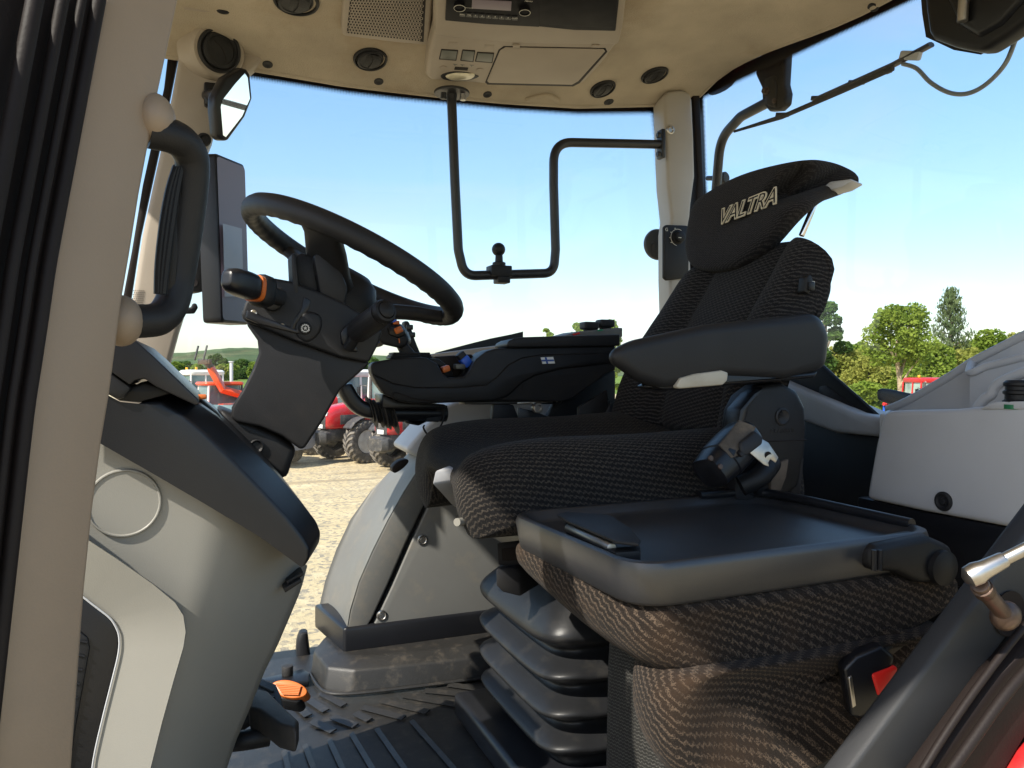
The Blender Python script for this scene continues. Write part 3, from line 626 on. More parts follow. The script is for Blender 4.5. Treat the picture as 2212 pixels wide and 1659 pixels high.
# black side cover with a soft ridge, wrapping over to the rear
cv = [(60, 780), (120, 812), (226, 850), (260, 868), (300, 872), (345, 868), (372, 850), (430, 872), (470, 900), (540, 966), (600, 1025), (648, 1080), (684, 1128), (693, 1150), (688, 1172), (664, 1224), (560, 1159), (450, 1093), (330, 1023), (213, 956), (60, 866)]
CVP = PL((0, 0.965, 0), (-0.06, 1, 0))
E1 = [(345, 846), (380, 846), (430, 872), (470, 900), (540, 966), (600, 1025), (648, 1080), (684, 1128), (693, 1152), (689, 1176)]
E2 = [(300, 872), (345, 868), (395, 896), (440, 934), (510, 1002), (570, 1064), (620, 1118), (655, 1164), (668, 1186), (668, 1204)]
nf = [(60, 780), (120, 812), (226, 850), (260, 868)] + E2 + [(660, 1222), (560, 1159), (450, 1093), (330, 1023), (213, 956), (60, 866)]
a_ = [onp(x, y, CVP) for x, y in nf]; e2 = a_[4:4 + len(E2)]; e1 = [onY(x, y, 1.035) for x, y in E1]; e0 = [p + V((0, .34, 0)) for p in e1]
ne = len(E1); vs = a_ + e1 + e0 + [a_[14] + V((0, .40, 0))]; k1 = len(a_); k0 = k1 + ne
fs = [tuple(range(len(a_)))] + [(4 + i, 5 + i, k1 + i + 1, k1 + i) for i in range(ne - 1)] + [(k1 + i, k1 + i + 1, k0 + i + 1, k0 + i) for i in range(ne - 1)] + [(4 + ne - 1, 14, k1 + ne - 1), (k1 + ne - 1, 14, k0 + ne, k0 + ne - 1)]
mk('top_cover', vs, fs, SATIN, dash, bevel=.005, seg=3, bang=12, smooth=30)
# facet along the upper edge (catches the sky)
up = [(432, 876), (470, 904), (540, 970), (600, 1030), (640, 1080), (676, 1136), (640, 1150), (560, 1060), (470, 980), (395, 906)]
# instrument cluster cap
cp = [(120, 620), (250, 722), (290, 733), (330, 768), (428, 862), (431, 872), (424, 877), (338, 836), (312, 818), (292, 822), (281, 832), (235, 800), (120, 720)]
slab('cluster_cap', cp, Yp(0.945), (0.0, .40, 0), SATIN, dash, 0.009, seg=4, bang=40)
slab('recess_shadow_slab', [(120, 730), (240, 803), (283, 836), (312, 822), (372, 850), (300, 870), (258, 866), (230, 850), (120, 800)], Yp(0.962), (0, .1, 0), BLACK, dash, 0.004)  # black slab painted in for the shadow inside the cluster recess
slab('cluster_side_pod', [(120, 740), (236, 800), (286, 838), (262, 866), (230, 851), (120, 800)], Yp(0.952), (0, .05, 0), BLACK2, dash, 0.005)
slab('warning_strip', [(429, 858), (470, 893), (480, 905), (470, 908), (430, 874)], Yp(1.10), (0, .08, 0), BLACK, dash, 0.003)
box('orange_tab', onY(436, 857, 1.10), (.012, .03, .006), ORANGE, dash, bevel=.002)
slab('louver_slot', [(612, 1272), (650, 1250), (652, 1258), (616, 1281)], Yp(1.045), (0, .03, 0), BLACK, dash, 0.001)
slab('louver_slot', [(618, 1256), (655, 1235), (656, 1243), (622, 1265)], Yp(1.055), (0, .03, 0), BLACK, dash, 0.001)
# ------------------------------------------------------------------ steering column
colm = thing('steering_column', 'black steering column with padded steering wheel rising from the console', 'steering column', onY(560, 1000, 1.36))
boot = [(470, 880), (520, 900), (600, 935), (645, 968), (632, 1000), (620, 1040), (585, 1022), (540, 985), (480, 920)]
slab('column_boot', boot, Yp(1.275), (0, .17, 0), BLACK2, colm, 0.016, seg=3)
lathe('boot_screw', onY(554, 964, 1.273), (0, -1, 0), [(.0115, 0), (.0115, .003), (.0095, .004), (.0065, .001), (.0001, .001)], BLACK, colm, 18)
low = [(530, 690), (640, 735), (735, 770), (800, 782), (792, 792), (735, 842), (700, 905), (660, 966), (650, 972), (608, 942), (560, 922), (510, 912), (499, 903), (500, 880), (522, 845), (545, 800), (559, 762), (556, 735), (535, 705)]
slab('lower_shroud', low, PL((0.25, 1.245, 0), (0.10, 1, 0.0)), (.022, .23, .0), BLACK2, colm, 0.022, seg=4, bang=40)
upm = [(520, 680), (528, 655), (545, 628), (576, 598), (626, 607), (692, 631), (749, 657), (800, 690), (826, 716), (817, 745), (797, 784), (735, 772), (640, 738), (560, 706), (527, 694)]
slab('upper_shroud', upm, PL((0.25, 1.232, 0), (0.06, 1, 0.0)), (.03, .25, .02), BLACK2, colm, 0.016, seg=4, bang=40)
slab('lower_panel_lip', [(534, 668), (560, 680), (640, 712), (650, 722), (560, 700), (530, 688)], PL((0.25, 1.226, 0), (0.06, 1, 0.0)), (0, .02, .0), SATIN, colm, 0.004)
bz = slab('button_bezel', pxs([(640, 694), (660, 672), (690, 678), (698, 700), (688, 725), (664, 740), (640, 725)], 4), PL((0.25, 1.229, 0), (0.06, 1, 0.0)), (0, .02, .0), BLACK2, colm, 0.006, seg=3, bang=50)
slab('groove', [(656, 640), (672, 648), (668, 668), (640, 700), (632, 722), (624, 716), (634, 690), (650, 668)], PL((0.25, 1.2305, 0), (0.06, 1, 0.0)), (0, .02, .0), SATIN, colm, 0.002)
bpn = onp(659.5, 709, PL((0.25, 1.224, 0), (0.06, 1, 0.0)))
bt = cyl('round_button', bpn + V((0, .012, 0)), bpn, 0.0095, BLACK, colm, 28)
def gear_icon(c, ax, ay, r, m, parent):
    vs, fs = [], []
    nr = 36
    def ringp(r0, r1, f=lambda t: 1):
        k = len(vs)
        for i in range(nr):
            t = 2 * pi * i / nr
            for rr in (r0, r1 * f(t)): vs.append(c + ax * (cos(t) * rr) + ay * (sin(t) * rr))
        for i in range(nr): fs.append((k + 2 * i, k + 2 * i + 1, k + 2 * ((i + 1) % nr) + 1, k + 2 * ((i + 1) % nr)))
    ringp(r * .62, r * .86, lambda t: 1.16 if sin(12 * t) > 0 else 0.94)
    k = len(vs); vs.extend(c + ax * (sin(pi * i / 5) * r * (.46 if i % 2 == 0 else .2)) + ay * (cos(pi * i / 5) * r * (.46 if i % 2 == 0 else .2)) for i in range(10)); fs.append(tuple(range(k, k + 10)))
    mk('printed_symbol', vs, fs, m, parent, flat=True)
gear_icon(bpn + V((0, -.0006, 0)), V((1, 0, 0)), V((0, 0, 1)), .0072, INK, bt)
for x, y in ((548, 676), (609, 705)):
    lathe('shroud_hole', onp(x, y, PL((0.25, 1.2295, 0), (0.06, 1, 0.0))), (0, -1, 0), [(.005, 0), (.005, .001), (.004, .0015), (.0001, .0)], METAL, colm, 14)
# ------------------------------------------------------------------ steering wheel
WC = V((0.252, 1.36, 0.186)); wa = V((0.339, 0, -0.168)).normalized(); wb = V((0, 1, 0)); wn = wa.cross(wb).normalized()
if wn.z < 0: wn = -wn
wh = bpy.data.objects.new('steering_wheel', None); COL.objects.link(wh); wh.location = WC - wn * 0.11 - colm.location; wh.parent = colm; wh['label'] = 'black padded steering wheel with finger grip rim'
R = 0.192
NW = 160
rimp = [WC + wa * (cos(2 * pi * i / NW) * R) + wb * (sin(2 * pi * i / NW) * R) for i in range(NW)]
vs, fs = [], []
for i in range(NW):
    t = 2 * pi * i / NW; er = wa * cos(t) + wb * sin(t)
    for k in range(14):
        q = 2 * pi * k / 14
        r = 0.0163; bump_ = 0.0018 * (0.5 + 0.5 * sin(46 * t)) * max(0, -cos(q) * .5 - sin(q) * .6)
        vs.append(rimp[i] + er * (cos(q) * (r + bump_)) + wn * (sin(q) * (r + bump_) * 1.12))
for i in range(NW):
    for k in range(14):
        j = (i + 1) % NW; fs.append((i * 14 + k, i * 14 + (k + 1) % 14, j * 14 + (k + 1) % 14, j * 14 + k))
mk('rim', vs, fs, BLACK2, wh)
# hub cone below the wheel plane and three spokes dropping to it
HB = WC - wn * 0.055
hs = [sec(WC - wn * d, wa, wb, a, b_, 3.0, 28) for d, a, b_ in ((.105, .062, .070), (.085, .068, .078), (.055, .064, .072), (.030, .052, .060), (.018, .036, .042))]
loft('hub', hs, BLACK, wh)
def spoke(t, w0, w1, drop, th=0.012):
    er = wa * cos(t) + wb * sin(t); et = -wa * sin(t) + wb * cos(t)
    ss = []
    for q, ww, dz, tt in ((R - .004, w0 * 1.25, .004, .012), (R - .022, w0, .012, .013), (.13, lerp(w0, w1, .4), drop * .45, .014), (.085, lerp(w0, w1, .75), drop * .8, .015), (.045, w1, drop, .016)):
        ss.append(sec(WC + er * q - wn * dz, et, wn, ww, tt, 4, 20))
    return loft('spoke', ss, BLACK2, wh)
spoke(radians(-118), .030, .040, .060); spoke(radians(5), .022, .034, .060); spoke(radians(118), .030, .040, .060)
# flat strut plates of the near spoke
slab('spoke_web', [(628, 560), (652, 545), (690, 560), (712, 556), (752, 622), (745, 660), (690, 640), (655, 628), (632, 612)], Yp(1.262), (0, .012, 0), BLACK, wh, 0.004)
slab('spoke_web', [(628, 548), (640, 545), (648, 640), (632, 632)], Yp(1.238), (.0, .05, 0), BLACK2, wh, 0.004)
slab('spoke_web', [(676, 552), (714, 530), (752, 620), (744, 662), (692, 640)], Yp(1.243), (.0, .05, 0), BLACK2, wh, 0.006)
# ------------------------------------------------------------------ levers on the column
sl_ = thing('shuttle_lever', 'short black column lever with an orange ring left of the wheel', 'lever', onY(585, 640, 1.20))
a0, a1 = onY(586, 636, 1.20), onY(496, 603, 1.135)
dd = (a1 - a0).normalized()
ax_, ay_, _ = frame_of(dd, (0, 0, 1))
def lsec(t, a, b_, n=3.2): return sec(a0 + (a1 - a0) * t, ax_, ay_, a, b_, n, 24)
loft('knob', [lsec(.42, .0165, .0185), lsec(.6, .0175, .0195), lsec(.85, .0165, .019), lsec(1.0, .0145, .0165), lsec(1.08, .009, .010)], SATIN, sl_, sub=1)
loft('orange_ring', [lsec(.36, .0168, .0192), lsec(.45, .0172, .0196)], ORANGE, sl_)
loft('collar', [lsec(.10, .017, .021), lsec(.16, .0195, .0235), lsec(.31, .0195, .0235), lsec(.36, .017, .021)], BLACK, sl_)
loft('stem', [lsec(-.25, .010, .012), lsec(.12, .010, .012)], BLACK2, sl_)
slab('lever_socket', [(590, 625), (612, 620), (620, 640), (606, 668), (588, 672), (566, 662)], Yp(1.222), (0, .02, 0), BLACK, sl_, 0.004)
rg = thing('ribbed_lever', 'ribbed cylindrical black lever grip at the right of the column', 'lever', onY(770, 735, 1.19))
r0, r1 = onY(778, 712, 1.20), onY(832, 672, 1.125)
lathe('grip', r0 + (r0 - r1) * .15, r1 - r0, [(.010, -.002), (.0165, .0), (.0185, .006), (.0192, .03), (.0185, .078), (.0172, .083)], BLACK2, rg, 72, flute=lambda t, h: 1 - .055 * max(0, cos(12 * t)) ** 3 if .004 < h < .07 else 1)
er_ = (r1 - r0).normalized()
lathe('end_cap', r1 - er_ * .006, er_, [(.0185, 0), (.0188, .004), (.0168, .009), (.0135, .0105), (.0125, .009), (.0120, .0125), (.009, .0145), (.0001, .0155)], BLACK, rg, 36)
lathe('lever_stem', onY(752, 752, 1.222), r0 - onY(752, 752, 1.222), [(.009, 0), (.008, .05)], BLACK, rg, 16)
slab('lever_boot', [(735, 718), (750, 700), (768, 705), (764, 740), (776, 758), (768, 762), (738, 744)], Yp(1.2285), (0, .02, 0), SATIN, rg, 0.003)
# ------------------------------------------------------------------ tall terminal display
mo = thing('terminal_display', 'tall portrait terminal display with dark screen beside the front pillar', 'display', dep(480, 700, 1.5))
c4 = [dep(466, 330, 1.46), dep(529, 356, 1.57), dep(539, 702, 1.57), dep(480, 697, 1.46)]
nrm = (c4[1] - c4[0]).cross(c4[3] - c4[0]).normalized()
if nrm.dot(FW) > 0: nrm = -nrm
c4 = fillet([c4[0], c4[1], c4[2], c4[3]], .010, 4, True)
poly('casing', [p - nrm * .0005 for p in c4], -nrm * .026 + V((-.012, 0, 0)), SATIN, mo, 0.003)
cc = sum(c4, V((0, 0, 0))) / len(c4)
ins = [cc + (p - cc) * .965 + nrm * .0008 for p in c4]
mk('screen', ins + [p - nrm * .001 for p in ins], [tuple(range(len(ins)))], SCREEN, mo)
q4 = [dep(480, 483, 1.4585), dep(521, 494, 1.5405), dep(525, 640, 1.5405), dep(484, 641, 1.4585)]
mk('screen_window', [p + nrm * .0014 for p in q4], [(0, 1, 2, 3)], SCREEN2, mo)
slab('back_bracket', [(404, 400), (440, 404), (446, 628), (432, 632), (400, 630), (398, 612)], PL(dep(440, 600, 1.49), (0, 1, 0)), (-.02, .05, 0), BLACK, mo, 0.005)
slab('hook_plate', [(388, 628), (410, 632), (404, 645), (400, 655), (404, 664), (412, 664), (416, 655), (424, 655), (428, 664), (420, 677), (388, 678)], PL(dep(440, 600, 1.50), (0, 1, 0)), (0, .012, 0), BLACK, mo, 0.0025)
lathe('bracket_hole', onp(417, 610, PL(dep(440, 600, 1.489), (0, 1, 0))), (0, -1, 0), [(.0085, 0), (.0085, .0006), (.006, .0003), (.0001, .0002)], SEAL, mo, 18)
# ------------------------------------------------------------------ inside mirror
mn = V((0.572, -0.803, -0.152)).normalized()
mpl = PL(onY(505, 225, 1.86), mn)
mi = thing('rear_view_mirror', 'small angular black rear view mirror high on the front pillar', 'mirror', onY(460, 205, 1.95))
ho = [(520, 146), (533, 148), (541, 160), (546, 213), (530, 253), (493, 304), (479, 304), (468, 293), (463, 233), (464, 210), (486, 167)]
slab('housing', ho, (mpl[0] - mn * .0, mn), -mn * .028, SATIN, mi, 0.006, seg=3)
gi = [(529, 158), (535, 168), (540, 213), (523, 251), (488, 296), (482, 292), (477, 231), (480, 217), (509, 180)]
mk('mirror_glass', [onp(x, y, (mpl[0] + mn * .0008, mn)) for x, y in gi], [tuple(range(len(gi)))], MIRROR, mi)
cyl('arm', onY(472, 208, 1.90), onY(448, 206, 1.985), .014, SATIN, mi); box('arm_foot', onY(455, 206, 1.97), (.03, .03, .055), SATIN, mi, bevel=.006)
# ------------------------------------------------------------------ overhead console with radio, switches, lamp and hatch
OP = plane3(onY(920, 172, 1.930), onY(1262, 190, 1.900), onY(1120, 0, 1.56))
on = OP[1] if OP[1].z < 0 else -OP[1]
def OC(x, y, k=0.0): return onp(x, y, (OP[0] + on * k, OP[1]))
oc = thing('overhead_console', 'beige overhead console with radio, switches, reading lamp and hatch', 'overhead console', OC(1120, 60))
hou = [(941, -40), (938, 30), (938, 72), (925, 120), (920, 165), (928, 174), (1040, 182), (1150, 188), (1235, 189), (1262, 180), (1300, 140), (1334, 95), (1348, 50), (1358, -40)]
def oslab(name, px, k, th, m, parent, bevel=.002, **kw): return slab(name, px, (OP[0] + on * k, OP[1]), -on * th, m, parent, bevel, **kw)
housing = oslab('housing', hou, 0, .055, BEIGE, oc, .012, seg=4, bang=40)
oslab('upper_fascia', [(942, -40), (940, 66), (938, 75), (1000, 85), (1150, 95), (1336, 97), (1345, 60), (1356, -40)], .005, .02, BEIGE, oc, .006, seg=3)
rad = oslab('radio', [(966, -40), (962, 45), (1050, 53), (1165, 59), (1168, -40)], .010, .02, RADIO, oc, .002)
oslab('storage_slot', [(1163, 0), (1168, -40), (1342, -40), (1330, 68), (1240, 66), (1161, 58)], .0085, .02, RADIO, oc, .003)
oslab('storage_slot_cover', [(1166, -40), (1340, -40), (1327, 62), (1164, 53)], .0105, .02, RADIO, oc, .003)
for x, y, r in ((992, 11, .0125), (1133, 21, .0125)):
    p = OC(x, y, .011)
    lathe('radio_knob', p, on, [(r, 0), (r, .006), (r * .8, .008), (r * .75, .006), (.0001, .006)], RADIO, rad, 28)
    tube('knob_ring', [p + on * .0075 + (RT * cos(t) + on.cross(RT) * sin(t)) * r * .97 for t in [2 * pi * i / 28 for i in range(28)]], .0006, INK, rad, 5, True)
oslab('radio_display', [(1020, 0), (1105, 4), (1104, 24), (1019, 19)], .0115, .004, SCREEN, rad, .001)
axr = (OC(1150, 40) - OC(990, 30)).normalized()
ayr = on.cross(axr).normalized(); ayr = ayr if ayr.z > 0 or ayr.y < 0 else -ayr
for i, s in enumerate(('ERC', 'TA', '1', '2', '3', '4', '5', '6', 'AUD')):
    x = 999 + i * 14.1; y = 31.5 + i * 1.0
    oslab('radio_button', [(x - 6, y - 4.5), (x + 6, y - 4), (x + 6, y + 5), (x - 6, y + 4.5)], .0115, .003, SATIN, rad, .0008)
    text('radio_lettering', s, OC(x, y, .0120), axr, -on.cross(axr) * -1, .0065, INK, rad, ext=.0001)
text('radio_lettering', 'MENU', OC(1142, 3, .0115), axr, on.cross(axr), .0065, INK, rad, ext=.0001)
text('radio_lettering', 'Bluetooth', OC(1013, 17, .0115), axr, on.cross(axr), .0045, INK, rad, ext=.0001)
for x0, y0, x1, y1 in ((953, 107, 990, 132), (999, 108, 1027, 135), (1031, 113, 1068, 137)):
    fr = oslab('switch', [(x0, y0), (x1, y0 + 2), (x1 - 4, y1), (x0 - 5, y1 - 3)], .0015, .012, SEAL, oc, .0015)
    oslab('rocker', [(x0 + 1.5, y0 + 2), (x1 - 2, y0 + 4), (x1 - 6, y1 - 2), (x0 - 2.5, y1 - 5)], .0025, .008, SWITCH, fr, .0012)
for x0, y0, x1, y1 in ((968, 91, 988, 104), (1047, 97, 1068, 111)):
    oslab('blank_label', [(x0, y0), (x1, y0 + 1), (x1 - 3, y1), (x0 - 3, y1)], .0006, .002, BEIGE, oc, .0003)
for x, y in ((957, 146), (1036, 151)):
    lathe('blank_plug', OC(x, y, 0), on, [(.0092, -.002), (.0092, .0012), (.0086, .0018), (.0001, .0018)], BEIGE, oc, 24)
oslab('lamp_slider', [(983, 145), (1012, 147), (1010, 153), (981, 151)], .0012, .006, SEAL, oc, .001)
for x, y in ((983, 140), (999, 141), (1019, 142)):
    oslab('printed_symbol', [(x - 5, y - 2), (x + 5, y - 1), (x + 4, y), (x + 1, y), (x, y + 3), (x - 2, y)], .0004, .0006, SWITCH, oc, 0)
lp = oslab('reading_lamp', pxs([(952, 166), (958, 160), (980, 155), (1010, 157), (1030, 163), (1034, 166), (1020, 172), (985, 176), (960, 172)], 4), .0012, .010, BLACK2, oc, .001)
oslab('lamp_lens', pxs([(963, 165), (985, 159), (1012, 160), (1026, 163), (1015, 172), (985, 175), (970, 172)], 4), .0035, .008, LAMPG, lp, .002)
hat = oslab('hatch', [(1092, 103), (1304, 107), (1308, 112), (1250, 176), (1236, 184), (1056, 180), (1052, 176), (1080, 110)], .0022, .010, BEIGE, oc, .003, seg=3)
oslab('hatch_gap', [(1088, 100), (1308, 104), (1312, 112), (1252, 180), (1238, 187), (1053, 183), (1048, 178), (1077, 108)], .0006, .004, SEAL, oc, .0003)
for x in (1115, 1287):
    oslab('hatch_hinge', [(x - 7, 98), (x + 8, 98), (x + 8, 104), (x - 7, 103)], .004, .006, BEIGE, hat, .001)
# ------------------------------------------------------------------ speaker grille beside it
sp_ = thing('roof_speaker', 'honeycomb roof speaker grille in a beige frame beside the radio', 'speaker', hit(830, 40)[0])
SP = plane3(hit(742, 78, .016)[0], hit(922, 98, .012)[0], hit(840, -20, .022)[0]); sn = SP[1] if SP[1].z < 0 else -SP[1]
fr_px = [(745, -40), (737, 60), (738, 74), (745, 79), (850, 92), (926, 99), (930, 60), (937, -40)]
slab('frame', fr_px, SP, -sn * .05, BEIGE, sp_, .006, seg=3)
gp = [(760, -40), (749, 72), (915, 91), (922, -40)]
slab('grille_well', gp, (SP[0] + sn * .0008, SP[1]), -sn * .004, SEAL, sp_, .0005)
# honeycomb mesh: one connected sheet of hexagonal webs
hv, hf = [], []
for r in range(19):
    for c in range(24):
        fx = (c + (r % 2) * .5) / 24.5; fy = r / 18.0
        xl, xr = lerp(763, 753, fy), lerp(921, 914, fy); yl, yr = lerp(-34, 70, fy), lerp(-34, 88, fy)
        X, Y_ = lerp(xl, xr, fx), lerp(yl, yr, fx); ri, ro = 2.15, 3.95
        k = len(hv)
        for q in range(6):
            t = pi / 6 + q * pi / 3; hv.append(onp(X + cos(t) * ri * 1.05, Y_ + sin(t) * ri, (SP[0] + sn * .0025, SP[1]))); hv.append(onp(X + cos(t) * ro * 1.0, Y_ + sin(t) * ro * .92, (SP[0] + sn * .0022, SP[1])))
        hf += [(k + 2 * q, k + 2 * q + 1, k + (2 * q + 3) % 12, k + (2 * q + 2) % 12) for q in range(6)]
hm = mk('grille_mesh', hv, hf, BEIGE, sp_, flat=True); hm['kind'] = 'stuff'
# ------------------------------------------------------------------ round air vents
def vent(x, y, r, label, n=None, p=None, tilt=0.0, spin=0.0):
    if p is None: p, n = hit(x, y)
    n = n.normalized()
    t = thing('air_vent', label, 'air vent', p, 'round air vents in the cab roof')
    a, b, _ = frame_of(n, (1, 0, 0)); a, b = a * cos(spin) + b * sin(spin), b * cos(spin) - a * sin(spin)
    lathe('ring', p - n * .004, n, [(r, 0), (r, .006), (r * .97, .009), (r * .90, .0105), (r * .86, .009), (r * .84, .004)], BLACK2, t, 44)
    d = (n + b * .18).normalized()
    lathe('ball_face', p, d, [(r * .82, -.002), (r * .80, .005), (r * .70, .0075), (r * .66, .0075), (r * .64, .006), (.0001, .006)], BLACK2, t, 40)
    # two-bladed flap
    fl = [p + d * .0066 + a * (r * .60 * cos(q)) + b * (r * .56 * sin(q)) for q in [2 * pi * i / 28 for i in range(28)]]
    poly('flap', fl, d * .0022, BLACK, t, .0012)
    tube('flap_line', [p + d * .0092 + a * (r * .56 * s) + b * (r * .16 * (1 - s * s) - r * .1) for s in [i / 6 - 1 for i in range(13)]], .0008, SEAL, t, 5)
    return t
vent(800, 127, .0425, 'black round air vent in roof lining below the speaker grille')
vent(1414, 161, .040, 'black round air vent in roof lining nearest the rear pillar')
vent(1302, 191, .038, 'black round air vent beside the corner of the overhead hatch')
vent(640, 2, .050, 'black round air vent cut by the top of the picture above the mirror')
pv = onY(474, 109, 1.945); vent(0, 0, .050, 'large black air vent set in the beige corner of the front pillar', V((.30, -.92, -.25)), pv, spin=.6)
lathe('vent_bezel', pv - V((.30, -.92, -.25)).normalized() * .012, V((.30, -.92, -.25)), [(.078, -.05), (.066, -.012), (.062, .004), (.057, .010), (.051, .010)], BEIGE, cab, 44)
# ------------------------------------------------------------------ tubular monitor rail
mr = thing('monitor_rail', 'bent black tubular rail hanging from roof lining to the rear pillar', 'rail', onY(980, 205, 1.95))
rv = 1.955
rail = [onY(975, 200, rv), onY(983, 400, rv), onY(990, 540, rv), onY(1000, 592, rv), onY(1190, 590, rv), onY(1200, 540, rv), onY(1196, 400, rv), onY(1197, 308, rv), onY(1430, 312, rv)]
rail = [rail[0], rail[1], rail[2], onY(1003, 596, rv), onY(1196, 590, rv), rail[5], rail[6], onY(1196, 307, rv), rail[8]]
tube('tube', fillet(rail, .085, 9), .0128, TUBEB, mr, 18)
pfl, nfl = hit(975, 200)
fl = [onY(x, y, rv) for x, y in ((944, 204), (952, 196), (975, 192), (1002, 197), (1012, 206), (1003, 212), (975, 214), (950, 211))]
lathe('flange', onY(976, 203, rv) + V((0, 0, .006)), (0, 0, -1), [(.001, 0), (.046, 0), (.047, .003), (.046, .007), (.014, .008), (.013, .02)], TUBEB, mr, 36)
for x, y in ((958, 205), (1000, 208)):
    lathe('bolt', onY(x, y, rv - .02), (0, 0, -1), [(.0075, -.006), (.0075, .004), (.0085, .005), (.0085, .010), (.006, .011)], METAL if x > 980 else TUBEB, mr, 6, flat=True)
box('end_plate', onY(1428, 312, rv), (.012, .03, .085), TUBEB, mr, bevel=.003)
for y in (292, 333):
    lathe('bolt', onY(1424, y, rv - .012), (-1, 0, 0), [(.0085, -.002), (.0085, .006), (.007, .0075)], TUBEB, mr, 6, flat=True)
bm_ = thing('ball_mount', 'black ball mount clamped on the bottom of the monitor rail', 'mount', onY(1078, 590, rv))
cb = onY(1078, 590, rv)
box('clamp', cb + V((0, 0, .004)), (.060, .045, .030), BLACK, bm_, bevel=.003); box('clamp_bolt_block', cb + V((.008, 0, -.018)), (.036, .040, .020), BLACK, bm_, bevel=.003)
lathe('stem', cb + V((0, 0, .018)), (0, 0, 1), [(.018, 0), (.018, .010), (.011, .013), (.010, .030)], BLACK, bm_, 24)
ball('ball', onY(1077, 539, rv), .0185, BLACK, bm_)
# ------------------------------------------------------------------ control panel and knob on the rear pillar
kp = thing('pillar_control_panel', 'dark control panel with a rotary knob on the rear pillar', 'control panel', onY(1463, 590, 1.945))
slab('plate', [(1434, 490), (1440, 485), (1486, 487), (1490, 493), (1488, 600), (1440, 606), (1434, 600)], Yp(1.945), (0, .012, 0), BLACK2, kp, .004)
pk = onY(1464, 513, 1.944)
kn = lathe('rotary_knob', pk, (0, -1, 0), [(.020, 0), (.020, .003), (.0165, .005), (.0155, .018), (.0125, .020), (.0001, .019)], BLACK, kp, 36, flute=lambda t, h: 1 - .03 * max(0, cos(16 * t)) if h > .004 else 1)
box('pointer', pk + V((-.006, -.0195, -.004)), (.010, .002, .002), INK, kn, bevel=0)
tube('dial_scale', [pk + V((.0245 * cos(t), -.0006, .0245 * sin(t))) for t in [radians(60 + 200 * i / 20) for i in range(21)]], .0009, INK, kp, 5)
for t in (110, 150, 185, 215): box('tick', pk + V((.028 * cos(radians(t)), -.0008, .028 * sin(radians(t)))), (.004, .001, .002), INK, kp, bevel=0)
text('panel_lettering', 'G', onY(1440, 496, 1.9442), (1, 0, 0), (0, 0, 1), .014, INK, kp, ext=.0001)
wk = thing('side_lamp_disc', 'grey round disc of an outside lamp seen past the rear pillar', 'lamp', onY(1418, 560, 2.13))
lathe('disc', onY(1418, 529, 2.13), (0, -1, 0), [(.048, 0), (.050, .006), (.048, .014), (.040, .018), (.0001, .019)], BLACK2, wk, 36)
cyl('disc_boss', onY(1410, 525, 2.112), onY(1410, 525, 2.108), .006, BLACK, wk)

sv_ = thing('sun_visor', 'beige sun visor end with a black clip at the top edge above the front pillar', 'sun visor', hit(428, 10)[0])
vp = onY(428, 2, 1.86)
box('visor_pad', vp + V((0, .02, .012)), (.085, .05, .06), BEIGE, sv_, bevel=.016, seg=4)
tube('visor_clip', fillet([onY(462, -12, 1.86), onY(466, 14, 1.86), onY(484, 24, 1.86), onY(504, 14, 1.86), onY(506, -14, 1.86)], .02), .009, BLACK, sv_, 10)
# ------------------------------------------------------------------ driver's seat
seat = thing('driver_seat', 'black patterned cloth driver seat with headrest, left armrest and rubber bellows', 'seat', V((0.75, 1.36, FZ)))
def bez(pts, n):
    out = spline([V((a, 0, c)) for a, c in pts], n, True); return [(p.x, p.z) for p in out]
def prof_loop(v, pts, n=3): return [V((a, v, c)) for a, c in bez(pts, n)]
def cushion_sec(v, front, zf, zb, zt, ztb, dip=0.0, back=1.02):
    """side profile of the cushion at Y=v: front X, front-bottom Z, rear-bottom Z, top Z at the front and at the rear"""
    return prof_loop(v, [(front + .055, zf), (front + .018, zf + .006), (front, zf + (zt - zf) * .40), (front + .012, zf + (zt - zf) * .80), (front + .055, zt - .004),
                         (front + .16, zt + .008), (front + .32, lerp(zt, ztb, .5) - dip), (back - .10, ztb - dip * .5), (back, ztb - .01), (back + .02, lerp(zb, ztb, .5)), (back, zb), (front + .35, lerp(zf, zb, .75))])
CS = [cushion_sec(1.118, .440, -.240, -.25, -.165, -.150), cushion_sec(1.128, .405, -.258, -.262, -.140, -.125), cushion_sec(1.150, .383, -.270, -.27, -.122, -.108), cushion_sec(1.180, .378, -.270, -.27, -.118, -.102),
      cushion_sec(1.212, .384, -.250, -.26, -.130, -.112), cushion_sec(1.240, .392, -.226, -.25, -.150, -.128), cushion_sec(1.27, .396, -.200, -.24, -.160, -.140, .004), cushion_sec(1.36, .400, -.195, -.24, -.158, -.142, .006), cushion_sec(1.44, .402, -.200, -.24, -.152, -.138, .004),
      cushion_sec(1.475, .408, -.220, -.25, -.138, -.125), cushion_sec(1.51, .414, -.262, -.26, -.120, -.106), cushion_sec(1.555, .416, -.290, -.27, -.108, -.092), cushion_sec(1.60, .420, -.292, -.27, -.118, -.098), cushion_sec(1.625, .435, -.280, -.26, -.140, -.120), cushion_sec(1.637, .470, -.25, -.25, -.170, -.150)]
loft('seat_cushion', CS, FABRIC, seat, sub=1, smooth=180)
